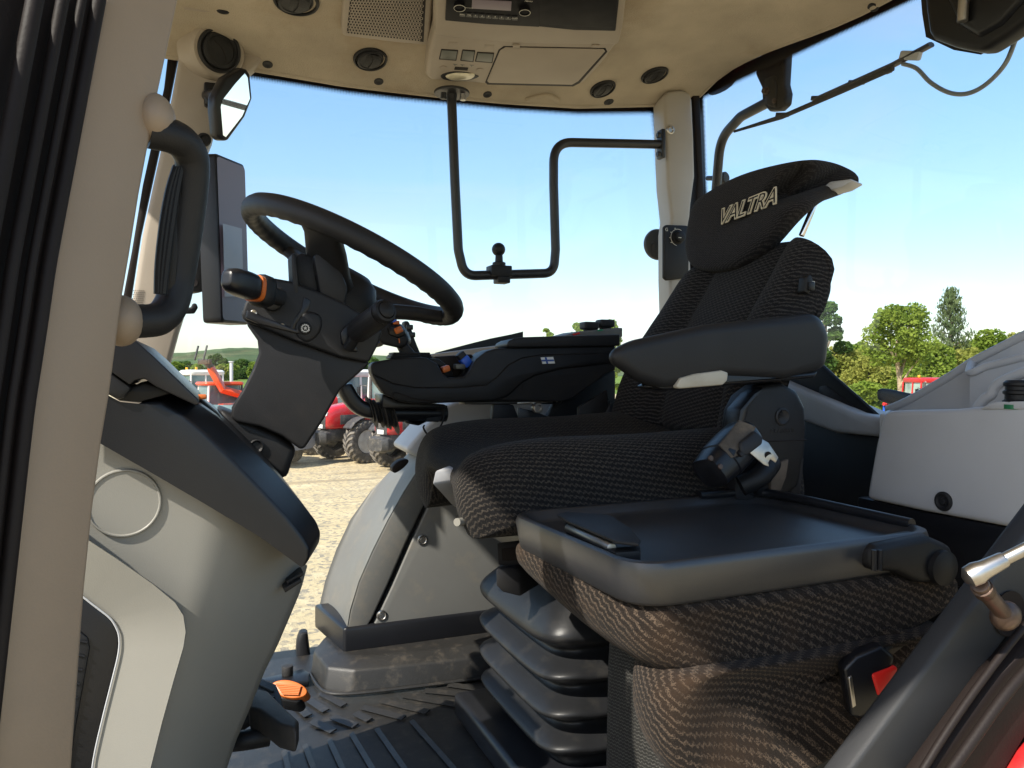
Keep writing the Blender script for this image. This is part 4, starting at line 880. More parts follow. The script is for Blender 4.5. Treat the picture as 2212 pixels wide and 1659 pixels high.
# pale plastic front tray under the cushion edge
tr_ = slab('cushion_tray', [(940, 1016), (966, 1006), (1002, 1014), (1008, 1050), (1006, 1112), (975, 1092), (948, 1062), (933, 1046)], PL((.40, 1.30, -.2), (-.8, .6, .0)), (.05, .02, 0), LGREY, seat, .004)
slab('tray_rib', [(955, 1040), (985, 1032), (1004, 1048), (1004, 1058), (975, 1052), (952, 1062)], PL((.393, 1.30, -.2), (-.8, .6, .0)), (.03, .012, 0), LGREY, tr_, .003)
tube('release_lever', [onY(987, 1128, 1.16), onY(1020, 1124, 1.19)], .0065, GREYP, seat, 12)
# backrest: cross-sections over Y; bolsters stand forward of the middle
def back_sec(v, ub, ut, zb, zt, th):
    pts = []
    def fr(t): return lerp(ub, ut, t) - .030 * sin(pi * min(1, t * 1.15)) , lerp(zb, zt, t)
    for t in (0.0, .12, .28, .45, .62, .78, .92): pts.append(fr(t))
    x, z = fr(1.0); pts += [(x + .018, z + .008), (x + th * .7, z + .004), (x + th, z - .045)]
    pts += [(lerp(ub, ut, .6) + th, lerp(zb, zt, .6)), (lerp(ub, ut, .3) + th, lerp(zb, zt, .3)), (ub + th, zb + .02), (ub + th * .5, zb - .02)]
    return prof_loop(v, pts)
BS = [back_sec(1.108, .950, 1.090, -.10, .185, .004), back_sec(1.118, .922, 1.068, -.115, .215, .012), back_sec(1.14, .900, 1.048, -.12, .236, .030), back_sec(1.18, .888, 1.048, -.12, .248, .055), back_sec(1.215, .908, 1.070, -.12, .254, .07),
      back_sec(1.238, .948, 1.110, -.12, .257, .10), back_sec(1.250, .957, 1.119, -.12, .256, .10), back_sec(1.262, .944, 1.106, -.12, .258, .10), back_sec(1.36, .940, 1.100, -.12, .262, .11), back_sec(1.455, .944, 1.104, -.12, .262, .10),
      back_sec(1.467, .957, 1.117, -.12, .260, .10), back_sec(1.479, .946, 1.106, -.12, .258, .10), back_sec(1.505, .912, 1.078, -.12, .250, .12), back_sec(1.55, .893, 1.062, -.12, .235, .12), back_sec(1.59, .890, 1.068, -.118, .205, .11), back_sec(1.612, .905, 1.085, -.110, .165, .08), back_sec(1.622, .94, 1.11, -.09, .13, .05)]
loft('backrest', BS, FABRICB, seat, sub=1, smooth=180)
# shell behind
slab('back_shell', [(1765, 545), (1778, 560), (1788, 590), (1780, 640), (1762, 690), (1720, 700), (1745, 620), (1756, 548)], Yp(1.135), (.01, .05, 0), SATIN, seat, .010)
slab('adjuster_housing', [(1742, 598), (1752, 592), (1760, 612), (1748, 636), (1738, 630)], Yp(1.098), (0, .02, 0), BLACK, seat, .003)
box('adjuster_switch', onY(1752, 618, 1.095), (.010, .01, .016), SATIN, seat, bevel=.002)
box('switch_mark', onY(1757, 610, 1.0935), (.005, .002, .004), INK, seat, bevel=0)
# headrest: leaf-shaped pad lying along the top, wing curling back at the near end
HRP = PL((1.10, 1.36, .36), (1, 0.02, -.22))
hcen = onp(1615, 465, HRP)
hol = pxs([(1480, 548), (1482, 505), (1497, 442), (1535, 412), (1595, 380), (1665, 358), (1745, 343), (1790, 347), (1826, 360), (1844, 374), (1838, 388), (1795, 402), (1752, 424), (1705, 468), (1665, 515), (1625, 552), (1580, 580), (1530, 585), (1495, 577)], 3)
nH = V((-1, -.02, .22)).normalized()
def hsec(k, q):
    out = []
    for x, y in hol:
        p = onp(x, y, (HRP[0] + V((.16, 0, 0)) * sst(1720, 1850, x), HRP[1])); out.append(p + (hcen - p) * (1 - q) + nH * k)
    return out
hd = loft('headrest', [hsec(-.045, .70), hsec(-.042, .88), hsec(-.028, .965), hsec(-.012, 1.0), hsec(.000, .99), hsec(.008, .955), hsec(.013, .87), hsec(.015, .65), hsec(.016, .4)], FABH, seat, sub=1, smooth=180)
slab('headrest_underside', [(1772, 410), (1792, 392), (1838, 386), (1842, 390), (1818, 404), (1790, 412)], PL((1.20, 1.2, .36), (1, .1, -.2)), (.05, .02, 0), LGREY, hd, .004)
cyl('headrest_post', onY(1772, 412, 1.25), onY(1731, 510, 1.26), .0062, CHROME, seat)
tx = (onp(1670, 425, HRP) - onp(1555, 470, HRP)).normalized(); ty = nH.cross(tx)
tp = onp(1612, 449, (HRP[0] + nH * .0175, HRP[1]))
TXT = dict(shear=.28, space=.98)
text('headrest_lettering', 'VALTRA', tp, tx, ty, .050, CREAM, hd, ext=.0012, off=.0024, **TXT)
text('headrest_lettering', 'VALTRA', tp + nH * .0009, tx, ty, .050, FABH, hd, ext=.0012, off=-.0008, **TXT)
# left armrest
ARM = [(1302, 772), (1345, 738), (1520, 700), (1770, 674), (1796, 720), (1788, 796), (1700, 822), (1560, 816), (1436, 845), (1375, 824)]
ar = slab('armrest', ARM, PL((0.9, 1.035, 0), (0, 1, .05)), (.052, .092, 0), BLACK2, seat, .030, seg=7, bang=20)
slab('armrest_underside', [(1420, 836), (1450, 822), (1500, 806), (1560, 800), (1680, 812), (1770, 802), (1762, 816), (1690, 823), (1580, 832), (1470, 842), (1435, 843)], Yp(1.043), (0, .07, 0), SATIN, ar, .008, seg=3)
slab('armrest_paddle', [(1462, 836), (1470, 817), (1500, 808), (1560, 800), (1574, 805), (1572, 822), (1562, 832), (1468, 840)], Yp(1.031), (0, .03, 0), mat('cream_plastic', (.46, .42, .34), .45, var=.1, dirt=(.25, .2, .13), ds=12, dk=.4), ar, .005, seg=3)
# recliner housing
RC = [(1593, 930), (1598, 888), (1615, 855), (1645, 832), (1690, 826), (1725, 845), (1742, 880), (1745, 930), (1741, 985), (1728, 1050), (1700, 1075), (1640, 1075), (1600, 1010)]
rc = slab('recliner_cover', RC, Yp(1.075), (0, .05, 0), BLACK, seat, .010, seg=3)
slab('recliner_side', [(1590, 940), (1600, 885), (1630, 850), (1655, 835), (1620, 880), (1608, 930), (1606, 1000)], Yp(1.062), (0, .04, 0), SATIN, seat, .008)
pe = onY(1690, 900, 1.0745)
eb = lathe('emblem_boss', pe, (0, -1, 0), [(.016, 0), (.016, .0015), (.013, .003), (.011, .0015), (.0001, .0015)], BLACK2, rc, 10)
for i in range(5): box('emblem_ray', pe + V((.006 * cos(1.9 + i * .33), -.003, .006 * sin(1.9 + i * .33))), (.0012, .001, .010), BLACK, eb, (V((sin(1.9 + i * .33), 0, -cos(1.9 + i * .33))), V((0, 1, 0)), V((cos(1.9 + i * .33), 0, sin(1.9 + i * .33)))), bevel=0)
text('embossed_lettering', 'GRAMMER', onY(1690, 931, 1.0748), (1, 0, 0), (0, 0, 1), .011, SATIN, rc, ext=.0006, space=1.1)
tube('cover_seam', [onY(1612, 955, 1.0748), onY(1742, 950, 1.0748)], .0012, SEAL, rc, 6)
slab('pivot_bracket', [(1590, 1000), (1740, 985), (1730, 1080), (1680, 1090), (1590, 1080)], Yp(1.09), (0, .03, 0), TUBEB, seat, .006)
slab('pivot_bracket', [(1664, 1010), (1706, 990), (1700, 1030), (1688, 1062), (1666, 1060)], Yp(1.068), (0, .012, 0), mat('muddy_bracket', (.10, .075, .055), .8, var=.4, vs=30, dirt=(.3, .22, .15), ds=25, dk=.6), seat, .004)
slab('side_frame', [(1250, 880), (1312, 842), (1318, 905), (1345, 940), (1320, 960), (1250, 950)], Yp(1.60), (0, .012, 0), BLACK, seat, .003)
slab('side_plate', [(1290, 854), (1318, 862), (1312, 900), (1288, 903)], Yp(1.72), (0, .01, 0), LGREY, seat, .004)
slab('side_link', [(1306, 900), (1320, 870), (1345, 945), (1315, 925)], Yp(1.595), (0, .012, 0), TUBEB, seat, .003)
# suspension rails between cushion and bellows
slab('slide_rail', [(1073, 1172), (1120, 1174), (1120, 1205), (1104, 1222), (1076, 1222)], Yp(1.20), (.25, .03, 0), TUBEB, seat, .003)
slab('slide_rail', [(1082, 1184), (1104, 1184), (1100, 1212), (1084, 1212)], Yp(1.198), (.2, .004, 0), SEAL, seat, .001)
slab('suspension_frame', [(1070, 1228), (1108, 1226), (1124, 1236), (1124, 1290), (1085, 1280), (1071, 1266)], Yp(1.19), (.22, .20, 0), TUBEB, seat, .004)
box('seat_frame', (.75, 1.36, -.29), (.50, .40, .05), TUBEB, seat, bevel=.01)
# rubber bellows: folds
bs_ = []
def bsec(z, e, n=6.5, tw=0.0): return sec(V((.725, 1.31, z)), V((1, 0, 0)), V((0, 1, 0)), .205 + e, .190 + e, n, 56)
prev = None
for z, e in ((-.360, -.055), (-.372, -.052), (-.395, -.020), (-.425, .006), (-.440, .012), (-.450, .008), (-.466, -.028), (-.472, -.030), (-.482, -.018), (-.496, .006), (-.504, .013), (-.512, .008), (-.528, -.030), (-.534, -.030), (-.545, -.016), (-.558, .006), (-.566, .013), (-.574, .008), (-.590, -.030), (-.596, -.030), (-.606, -.016), (-.618, .004), (-.625, .010), (-.633, .004), (-.648, -.026), (-.655, -.026), (-.68, -.022)):
    bs_.append(bsec(z, e))
# the front face of each fold sags in the middle
for s in bs_:
    for i, p in enumerate(s):
        dv = (p.y - 1.315) / .2
        if p.x < .585: p.z -= .016 * (1 - min(1, abs(dv)) ** 2) - .004; p.x += .012 * (1 - min(1, abs(dv)) ** 2)
loft('bellows', bs_, mat('bellows_rubber', (.013, .0135, .015), .40, var=.2, vs=8, bump=.15, bs=600, dirt=(.07, .062, .05), ds=18, dk=.3, spec=.4), seat, sub=1, smooth=180)
box('base_plate', (.70, 1.315, -.690), (.44, .40, .05), SATIN, seat, bevel=.012, seg=3)
# ------------------------------------------------------------------ seat belt retractor
bl = thing('belt_retractor', 'black seat belt retractor with dusty webbing and steel tongue beside driver seat', 'seat belt', onY(1580, 1040, 1.06))
b0, b1 = onY(1552, 1002, 1.02), onY(1610, 940, 1.035)
bd = (b1 - b0).normalized(); bx, by, _ = frame_of(bd, (0, -1, .2))
loft('retractor_body', [sec(b0 + bd * t, bx, by, a, b_, 3, 22) for t, a, b_ in ((-.030, .020, .024), (-.026, .027, .031), (.0, .030, .034), (.004, .030, .034), (.006, .032, .036), (.05, .032, .036), (.075, .030, .034), (.085, .022, .026))], SATIN, bl)
slab('webbing', [(1556, 962), (1600, 908), (1634, 922), (1606, 980), (1580, 990)], PL(onY(1590, 950, .995), (.1, 1, -.35)), (0, .006, 0), WEB, bl, .001)
slab('webbing_slot', [(1596, 978), (1642, 938), (1648, 948), (1604, 990)], PL(onY(1590, 950, .988), (.1, 1, -.35)), (0, .010, 0), BLACK, bl, .003)
slab('tongue', [(1616, 964), (1642, 946), (1660, 956), (1682, 988), (1676, 1000), (1664, 992), (1660, 1000), (1662, 1008), (1650, 1004), (1620, 978)], PL(onY(1650, 980, .985), (.1, 1, -.2)), (0, .003, 0), METAL, bl, .0008)
lathe('tongue_hole', onY(1659, 984, .984), (0, -1, 0), [(.0065, 0), (.0065, .0008), (.005, .0004), (.0001, .0003)], SEAL, bl, 16)
slab('tongue_grip', [(1600, 956), (1632, 930), (1650, 944), (1648, 960), (1616, 985), (1602, 980)], PL(onY(1620, 960, .982), (.1, 1, -.3)), (0, .008, 0), BLACK2, bl, .004)
for x, y in ((1535, 990), (1556, 1008)): lathe('rivet', onY(x, y, .987), (0, -1, .2), [(.005, 0), (.004, .002), (.0001, .0022)], RUSTY, bl, 10)
tube('pretensioner', spline([onY(1600, 1050, 1.05), onY(1640, 1030, 1.04), onY(1665, 1000, 1.06)], 5), .018, BLACK, bl, 12)
# ------------------------------------------------------------------ folded passenger seat with tray table
ps = thing('passenger_seat', 'folded brown cloth passenger seat with a black tray table back', 'passenger seat', V((.7, .92, FZ)))
TZ = -.222
def TP(x, y, z=TZ): return onZ(x, y, z)
rim_ = [TP(1119, 1112), TP(1135, 1098), TP(1280, 1088), TP(1290, 1096), TP(1500, 1082), TP(1505, 1068), TP(1630, 1055), TP(1660, 1058), TP(1985, 1130), TP(2004, 1146), TP(1990, 1160), TP(1520, 1222), TP(1450, 1226), TP(1385, 1214), TP(1130, 1142), TP(1118, 1126)]
rim_ = [V((p.x, p.y, TZ)) for p in rim_]
c_ = sum(rim_, V((0, 0, 0))) / len(rim_)
# clean rounded rectangle through the same corners
CN = [V((.436, 1.090, TZ)), V((.930, 1.108, TZ)), V((.930, .750, TZ)), V((.447, .738, TZ))]
rr_ = fillet(CN, .055, 8, True)
cen = sum(CN, V((0, 0, 0))) / 4
def ringo(q, z, dx=0): return [cen + (p - cen) * q + (p - cen).normalized() * dx + V((0, 0, z)) for p in rr_]
tray_secs = [ringo(1, -.047, -.008), ringo(1, -.042, -.001), ringo(1, -.004, .006), ringo(1, .004, .003), ringo(1, .006, -.003), ringo(1, .004, -.010), ringo(1, -.006, -.018), ringo(1, -.010, -.026), ringo(1, -.011, -.034), ringo(.5, -.011)]
vs, fs, n_ = loftm(tray_secs); fs = fs + [tuple((len(tray_secs) - 1) * n_ + i for i in range(n_))]
tray = mk('tray_table', vs, fs, TRAYM, ps, smooth=50)
# raised back edge, end blocks and clip
tube('tray_rail', fillet([V((.79, 1.100, TZ + .008)), V((.915, 1.100, TZ + .008)), V((.922, .98, TZ + .008)), V((.925, .79, TZ + .006))], .05), .008, SATIN, tray, 10)
poly('paper_clip', [onZ(x, y, TZ + .018) for x, y in ((1204, 1110), (1225, 1104), (1318, 1112), (1362, 1140), (1384, 1166), (1380, 1174), (1330, 1168), (1225, 1124))], V((0, 0, -.004)), BLACK2, tray, .0015)
poly('clip_base', [onZ(x, y, TZ + .006) for x, y in ((1220, 1128), (1330, 1182), (1382, 1178), (1384, 1190), (1330, 1194), (1225, 1142))], V((0, 0, -.012)), BLACK, tray, .001)
cyl('clip_roller', onZ(1228, 1140, TZ + .006), onZ(1322, 1184, TZ + .006), .0065, METAL, tray)
sd_ = [onY(x, y, .728) for x, y in ((1885, 1186), (1900, 1178), (2010, 1158), (2060, 1180), (2070, 1215), (2050, 1260), (1990, 1262), (1940, 1238), (1884, 1234))]
poly('hinge_arm', sd_, V((0.0, .045, 0)), BLACK, ps, .010, seg=3)
lathe('hinge_boss', onY(2034, 1226, .727), (0, -1, 0), [(.024, -.004), (.023, .006), (.014, .010), (.0001, .011)], BLACK, ps, 28)
for x in (1888, 1900): tube('arm_rib', [onY(x, 1188, .726), onY(x, 1232, .726)], .0035, SATIN, ps, 8)
# folded back cushion under the tray, seat cushion below it
def pcs(v, u0, u1, z0, z1, r=0.0):
    return prof_loop(v, [(u0 + .01, z1), (u0 - .012, lerp(z0, z1, .6)), (u0 + .006, lerp(z0, z1, .2)), (u0 + .05, z0 - .004), (lerp(u0, u1, .35), z0 - .012), (lerp(u0, u1, .7), z0 - .006 + r * .45), (u1 - .05, z0 + .012 + r), (u1, lerp(z0, z1, .5)), (u1 - .02, z1), (lerp(u0, u1, .6), z1), (lerp(u0, u1, .3), z1)])
up_ = [pcs(.745, .56, .90, -.320, -.290), pcs(.736, .500, .95, -.340, -.280), pcs(.750, .474, .965, -.354, -.270), pcs(.80, .462, .97, -.357, -.255), pcs(.90, .452, .97, -.347, -.250), pcs(1.02, .448, .97, -.327, -.250), pcs(1.07, .448, .96, -.317, -.252), pcs(1.10, .46, .95, -.305, -.262)]
loft('folded_backrest', up_, FABRIC2, ps, sub=1, smooth=180)
lo_ = [pcs(.745, .60, .86, -.435, -.375, .105), pcs(.722, .535, .935, -.462, -.352, .105), pcs(.712, .500, .955, -.474, -.345, .105), pcs(.730, .484, .96, -.480, -.345, .105), pcs(.765, .484, .96, -.480, -.345, .105), pcs(.82, .50, .96, -.48, -.345, .105), pcs(.86, .53, .95, -.46, -.345, .105), pcs(.88, .56, .94, -.44, -.355, .105)]
loft('seat_cushion', lo_, FABRIC2, ps, sub=1, smooth=180)
# upholstered base skirt
sk = [sec(V((.675, .885, z)), V((1, 0, 0)), V((0, 1, 0)), a, b_, 6, 28) for z, a, b_ in ((-.33, .135, .105), (-.42, .140, .108), (-.55, .142, .110), (-.66, .142, .110), (-.715, .140, .108))]
loft('base_skirt', sk, FABRIC3, ps, smooth=80)
poly('seat_pan', [onY(x, y, .775) for x, y in ((1490, 1652), (1600, 1640), (1720, 1600), (1800, 1560), (1880, 1520), (1960, 1500), (1960, 1720), (1480, 1720))], V((0, .20, 0)), BLACK2, ps, .015, seg=3)
# ------------------------------------------------------------------ buckle
bk = thing('belt_buckle', 'black seat belt buckle with red release button beside the passenger seat', 'buckle', onY(1860, 1560, .70))
BKP = PL(onY(1880, 1460, .70), (.25, 1, .05))
slab('buckle_body', [(1822, 1446), (1850, 1418), (1905, 1396), (1935, 1420), (1915, 1490), (1890, 1540), (1858, 1554), (1838, 1550), (1832, 1500)], BKP, (.01, .022, 0), SATIN, bk, .005, seg=3)
slab('release_button', [(1886, 1458), (1938, 1438), (1942, 1448), (1900, 1506)], (BKP[0] - V((0, .003, 0)), BKP[1]), (.0, .010, 0), REDP, bk, .003)
slab('slot_edge', [(1834, 1464), (1841, 1460), (1850, 1525), (1842, 1530)], (BKP[0] - V((0, .002, 0)), BKP[1]), (0, .006, 0), METAL, bk, .001)
tube('buckle_stalk', spline([onY(1905, 1405, .72), onY(1960, 1350, .76), onY(1985, 1290, .80)], 5), .006, BLACK, bk, 10)
slab('webbing', [(1908, 1392), (1960, 1384), (1990, 1380), (1985, 1400), (1940, 1418), (1910, 1410)], PL(onY(1940, 1400, .73), (0, 1, .3)), (0, .004, 0), WEB, bk, .001)
# ------------------------------------------------------------------ door gas strut
gs = thing('gas_strut', 'steel gas strut of the door with ball joint on the pillar', 'gas strut', onY(2165, 1335, .575))
s0, s1, s2 = onY(2106, 1240, .54), onY(2290, 1148, .50), onY(2172, 1330, .565)
cyl('strut_rod', s0, s1, .0062, METAL, gs); lathe('ball_socket', s0 - (s1 - s0).normalized() * .004, s1 - s0, [(.004, -.008), (.0105, -.003), (.0115, .006), (.0095, .014), (.008, .034), (.0072, .036)], METAL, gs, 20)
cyl('ball_stud', onY(2116, 1262, .542), s2, .0088, RUSTY, gs); lathe('stud_collar', onY(2120, 1268, .543), s2 - s0, [(.0105, 0), (.0105, .012), (.009, .014)], RUSTY, gs, 12)
ball('weld_lump', s2, .016, RUSTY, gs, sq=(1.2, .8, 1))
lathe('pillar_hole', onY(2180, 1325, .5985), (0, -1, 0), [(.026, 0), (.026, .001), (.022, .0006), (.0001, .0005)], SEAL, gs, 20)
# ------------------------------------------------------------------ grey storage console at the rear left
sc_ = thing('storage_console', 'light grey moulded storage console with deep pockets behind the passenger seat', 'storage console', onX(1990, 1140, 1.18))
UX = 1.16
fb = [(1870, 1078), (1874, 1050), (1890, 960), (1905, 898), (1912, 888), (1950, 886), (2060, 884), (2120, 878), (2260, 872), (2260, 1150), (2170, 1138), (1990, 1104)]
slab('front_panel', fb, Xp(UX), (.030, 0, 0), LGREY, sc_, .010, seg=4, bang=40)
# back rim sweeping up to the right: ridge ribbon seen against the trees
rid = [(1918, 884), (1960, 866), (2010, 838), (2060, 808), (2100, 782), (2150, 756), (2260, 700)]
def ridge(x, y, d): return onX(x, y, d)
A = [ridge(x, y, UX + .17) for x, y in rid]; B_ = [ridge(x + 30, y + 160, UX + .175) for x, y in rid]
vs = A + [p + V((.018, 0, 0)) for p in A]; nA = len(A)
wall_v = A + [V((p.x, p.y, -.10)) for p in A] + [p + V((.02, 0, 0)) for p in A] + [V((p.x + .02, p.y, -.10)) for p in A]
wf = []
for i in range(nA - 1):
    wf += [(i, i + 1, nA + i + 1, nA + i), (2 * nA + i, 3 * nA + i, 3 * nA + i + 1, 2 * nA + i + 1), (i, 2 * nA + i, 2 * nA + i + 1, i + 1)]
wf += [(0, nA, 3 * nA, 2 * nA), (nA - 1, 3 * nA - 1, 4 * nA - 1, 2 * nA - 1)]
mk('rear_wall', wall_v, wf, LGREY, sc_, bevel=.005, seg=3)
tube('rim_bead', spline(A, 4), .008, LGREY, sc_, 10)
# left end wall joining front and rear
lw = [onX(1905, 890, UX + .01), A[0] + V((0, .004, .0))]
poly('end_wall', [onX(1900, 893, UX + .012), A[0], V((A[0].x, A[0].y, -.2)), V((UX + .012, onX(1900, 893, UX + .012).y, -.2))], V((0, -.014, 0)), LGREY, sc_, .004)
# inner divider with its own swept rim, then the cup well
dv = [(2095, 805), (2130, 792), (2170, 782), (2260, 758)]
D0 = [onX(x, y, UX + .12) for x, y in dv]
tube('divider_rim', spline([A[4]] + D0, 4), .007, LGREY, sc_, 10)
nD = len(D0); dvv = D0 + [V((p.x, p.y, -.12)) for p in D0]
mk('divider', dvv + [p + V((.006, 0, 0)) for p in dvv], [(i, i + 1, nD + i + 1, nD + i) for i in range(nD - 1)] + [(2 * nD + i, 2 * nD + nD + i, 3 * nD + i + 1, 2 * nD + i + 1) for i in range(nD - 1)], LGREY, sc_)
cr = [(2112, 882), (2128, 862), (2143, 852), (2150, 838), (2170, 822), (2260, 786)]
tube('cup_rim', spline([onX(x, y, UX + .05) for x, y in cr], 5), .009, LGREY, sc_, 10)
nC = len(cr); C0 = [onX(x, y, UX + .05) for x, y in cr]
mk('cup_wall', C0 + [V((p.x, p.y, -.11)) for p in C0], [(i, i + 1, nC + i + 1, nC + i) for i in range(nC - 1)], LGREY, sc_)
poly('pocket_floor', [V((UX + .005, .2, -.088)), V((UX + .19, .2, -.088)), V((UX + .19, A[0].y, -.088)), V((UX + .005, onX(1905, 890, UX).y - .005, -.088))], V((0, 0, -.01)), LGREY, sc_, 0)
slab('side_ledge', [(2120, 880), (2150, 868), (2260, 866), (2260, 884), (2120, 884)], Xp(UX - .002), (.04, 0, 0), LGREY, sc_, .005)
p_ = onX(2039, 1083, UX - .0005)
lathe('panel_screw', p_, (-1, 0, 0), [(.0165, 0), (.0165, .0025), (.0125, .004), (.0095, .001), (.006, .001), (.005, .006), (.0001, .006)], BLACK2, sc_, 20)
slab('console_plinth', [(1850, 1072), (1868, 1076), (1990, 1104), (2180, 1140), (2260, 1155), (2260, 1330), (1850, 1200)], Xp(UX + .008), (.06, 0, 0), SATIN, sc_, .006)
hl = thing('hand_brake_knob', 'black ribbed knob with a green band in the storage console', 'knob', onX(2195, 866, UX + .02))
pkx = onX(2200, 872, UX + .02)
lathe('knob', pkx, (0.05, .0, 1), [(.022, 0), (.022, .004), (.019, .006), (.019, .013), (.022, .015), (.022, .019), (.019, .021), (.019, .026), (.022, .028), (.022, .032), (.018, .036), (.0001, .037)], BLACK, hl, 24)
lathe('green_band', pkx - V((0, 0, .008)), (0, 0, 1), [(.0235, 0), (.0235, .007)], mat('green_plastic', (.02, .16, .07), .4), hl, 24)
# black outside handle beyond the rear window
oh = thing('outside_handle', 'curved black handle outside the rear window above the storage console', 'handle', dep(1960, 870, 2.0))
loft('grip', [sec(dep(x, y, 1.9), FW * .3 + RT * .3, UP, r, r * .95, 3, 16) for x, y, r in ((1896, 851, .010), (1902, 853, .019), (1930, 858, .020), (1965, 867, .021), (1995, 872, .022), (2030, 876, .022))], SATIN, oh, sub=1)
# ------------------------------------------------------------------ right-hand control armrest
ca = thing('control_armrest', 'long black control armrest with a small blue and white flag sticker', 'armrest', onY(1060, 870, 1.70))
CV = 1.64
body = [(800, 790), (806, 782), (845, 775), (897, 771), (922, 773), (944, 785), (956, 806), (968, 816), (1003, 815), (1014, 802), (1028, 776), (1050, 759), (1069, 753), (1098, 751), (1330, 747), (1330, 800), (1311, 806), (1294, 820), (1236, 862), (1213, 868), (1069, 866), (897, 872), (862, 866), (830, 852), (813, 829), (802, 806)]
slab('body', body, Yp(CV), (.02, .13, 0), BLACK2, ca, .007, seg=3, bang=40)
band = [(801, 806), (851, 828), (897, 836), (983, 836), (1049, 831), (1072, 815), (1098, 787), (1127, 772), (1170, 765), (1330, 762), (1330, 784), (1213, 797), (1156, 812), (1127, 828), (1098, 856), (1069, 866), (897, 873), (862, 867), (830, 853), (813, 829)]
slab('side_band', band, Yp(CV - .007), (.02, .05, 0), BLACK, ca, .005, seg=3, bang=40)
slab('arm_pad', [(1095, 745), (1098, 737), (1110, 731), (1130, 728), (1200, 726), (1340, 722), (1340, 747), (1100, 751)], Yp(CV - .012), (.03, .16, 0), BLACK2, ca, .008, seg=3)
slab('lower_cover', [(1127, 828), (1230, 800), (1312, 790), (1296, 818), (1236, 862), (1213, 868), (1128, 866)], Yp(CV + .004), (.02, .1, 0), BLACK, ca, .003)
tube('panel_seam', [onY(1127, 829, CV - .0005), onY(1128, 866, CV + .0035)], .0012, SEAL, ca, 6)
tube('panel_seam', spline([onY(x, y, CV - .008) for x, y in ((852, 866), (853, 848), (900, 862), (960, 868))], 4), .0011, SEAL, ca, 6)
fp = (CV - .0085)
fl_ = slab('flag_sticker', [(1168, 772), (1195, 771), (1199, 785), (1172, 786)], Yp(fp), (0, .001, 0), WHITE, ca, 0)
FLB = mat('flag_blue', (.03, .08, .30), .5)
slab('flag_cross', [(1169.5, 777.2), (1196.2, 776.5), (1197.2, 780.2), (1170.4, 780.9)], Yp(fp - .0006), (0, .0004, 0), FLB, fl_, 0)
slab('flag_cross', [(1176.5, 771.9), (1180.8, 771.7), (1184.6, 785.5), (1180.4, 785.7)], Yp(fp - .0007), (0, .0004, 0), FLB, fl_, 0)
# cradle with thumb switches
slab('cradle', [(940, 770), (965, 800), (968, 822), (1012, 822), (1030, 780), (1020, 765)], Yp(CV + .09), (0, .05, 0), SEAL, ca, .004)
slab('switch_tray', [(925, 773), (950, 792), (962, 816), (980, 812), (975, 795), (948, 775)], Yp(CV + .06), (0, .03, 0), BLACK, ca, .003)
box('orange_switch', onY(962, 797, CV + .02), (.018, .02, .014), ORANGE, ca, (V((.95, 0, .3)), V((0, 1, 0)), V((-.3, 0, .95))), bevel=.003)
jl = thing('blue_thumb_lever', 'small blue tipped thumb lever in the armrest cradle', 'lever', onY(1005, 800, CV + .07))
la = (V((.62, 0, -.78)), V((0, 1, 0)), V((.78, 0, .62)))
box('tip', onY(1001, 775, CV + .05), (.034, .022, .020), BLACK2, jl, la, bevel=.004); box('blue_cap', onY(1006, 781, CV + .047), (.024, .024, .021), BLUE, jl, la, bevel=.003)
box('thumb_pad', onY(992, 792, CV + .045), (.024, .022, .012), SWITCH, jl, bevel=.003)
tube('stem', [onY(1005, 786, CV + .06), onY(1000, 815, CV + .06)], .006, BLACK, jl, 10)
# two levers with moulded heads
jk = thing('drive_lever', 'black drive lever with orange button in front of the armrest', 'joystick', onY(872, 775, CV + .07))
slab('head', [(806, 728), (822, 700), (840, 694), (862, 697), (876, 715), (884, 735), (876, 748), (862, 752), (826, 744)], Yp(CV + .02), (.02, .05, 0), BLACK2, jk, .008, seg=3)
slab('face_panel', [(838, 706), (852, 702), (876, 712), (878, 724), (862, 730), (840, 722)], Yp(CV + .014), (.0, .02, 0), SATIN, jk, .003)
box('orange_button', onY(861, 713, CV + .006), (.016, .016, .014), ORANGE, jk, (V((.9, 0, .43)), V((0, 1, 0)), V((-.43, 0, .9))), bevel=.003)
box('red_button', onY(856, 697, CV + .012), (.012, .016, .008), ORANGE, jk, bevel=.002); box('blue_button', onY(850, 693, CV + .012), (.012, .016, .008), BLUE, jk, bevel=.002)
loft('neck', [sec(onY(x, y, CV + .05), (1, 0, 0), (0, 1, 0), a, .018, 4, 18) for x, y, a in ((858, 738, .016), (872, 750, .014), (880, 762, .016), (880, 770, .022))], BLACK2, jk)
for k in range(3): box('gaiter_ring', onY(872, 764 + k * 4.4, CV + .055), (.058 + k * .006, .05, .005), BLACK, jk, bevel=.002)
tube('inlay', [onY(862, 731, CV + .012), onY(863, 741, CV + .013)], .0012, ORANGE, jk, 5)
jt = thing('tall_lever', 'tall slim black lever with side buttons behind the drive lever', 'joystick', onY(905, 770, CV + .13))
slab('head', [(872, 694), (884, 692), (898, 735), (906, 755), (912, 768), (890, 768), (880, 735)], Yp(CV + .10), (0, .03, 0), BLACK2, jt, .006)
for y in (707, 723): box('side_button', onY(885 + (y - 707) * .3, y, CV + .098), (.016, .006, .012), SATIN, jt, bevel=.002)
for k in range(3): box('gaiter_ring', onY(902, 764 + k * 4, CV + .115), (.048 + k * .006, .05, .005), BLACK, jt, bevel=.002)
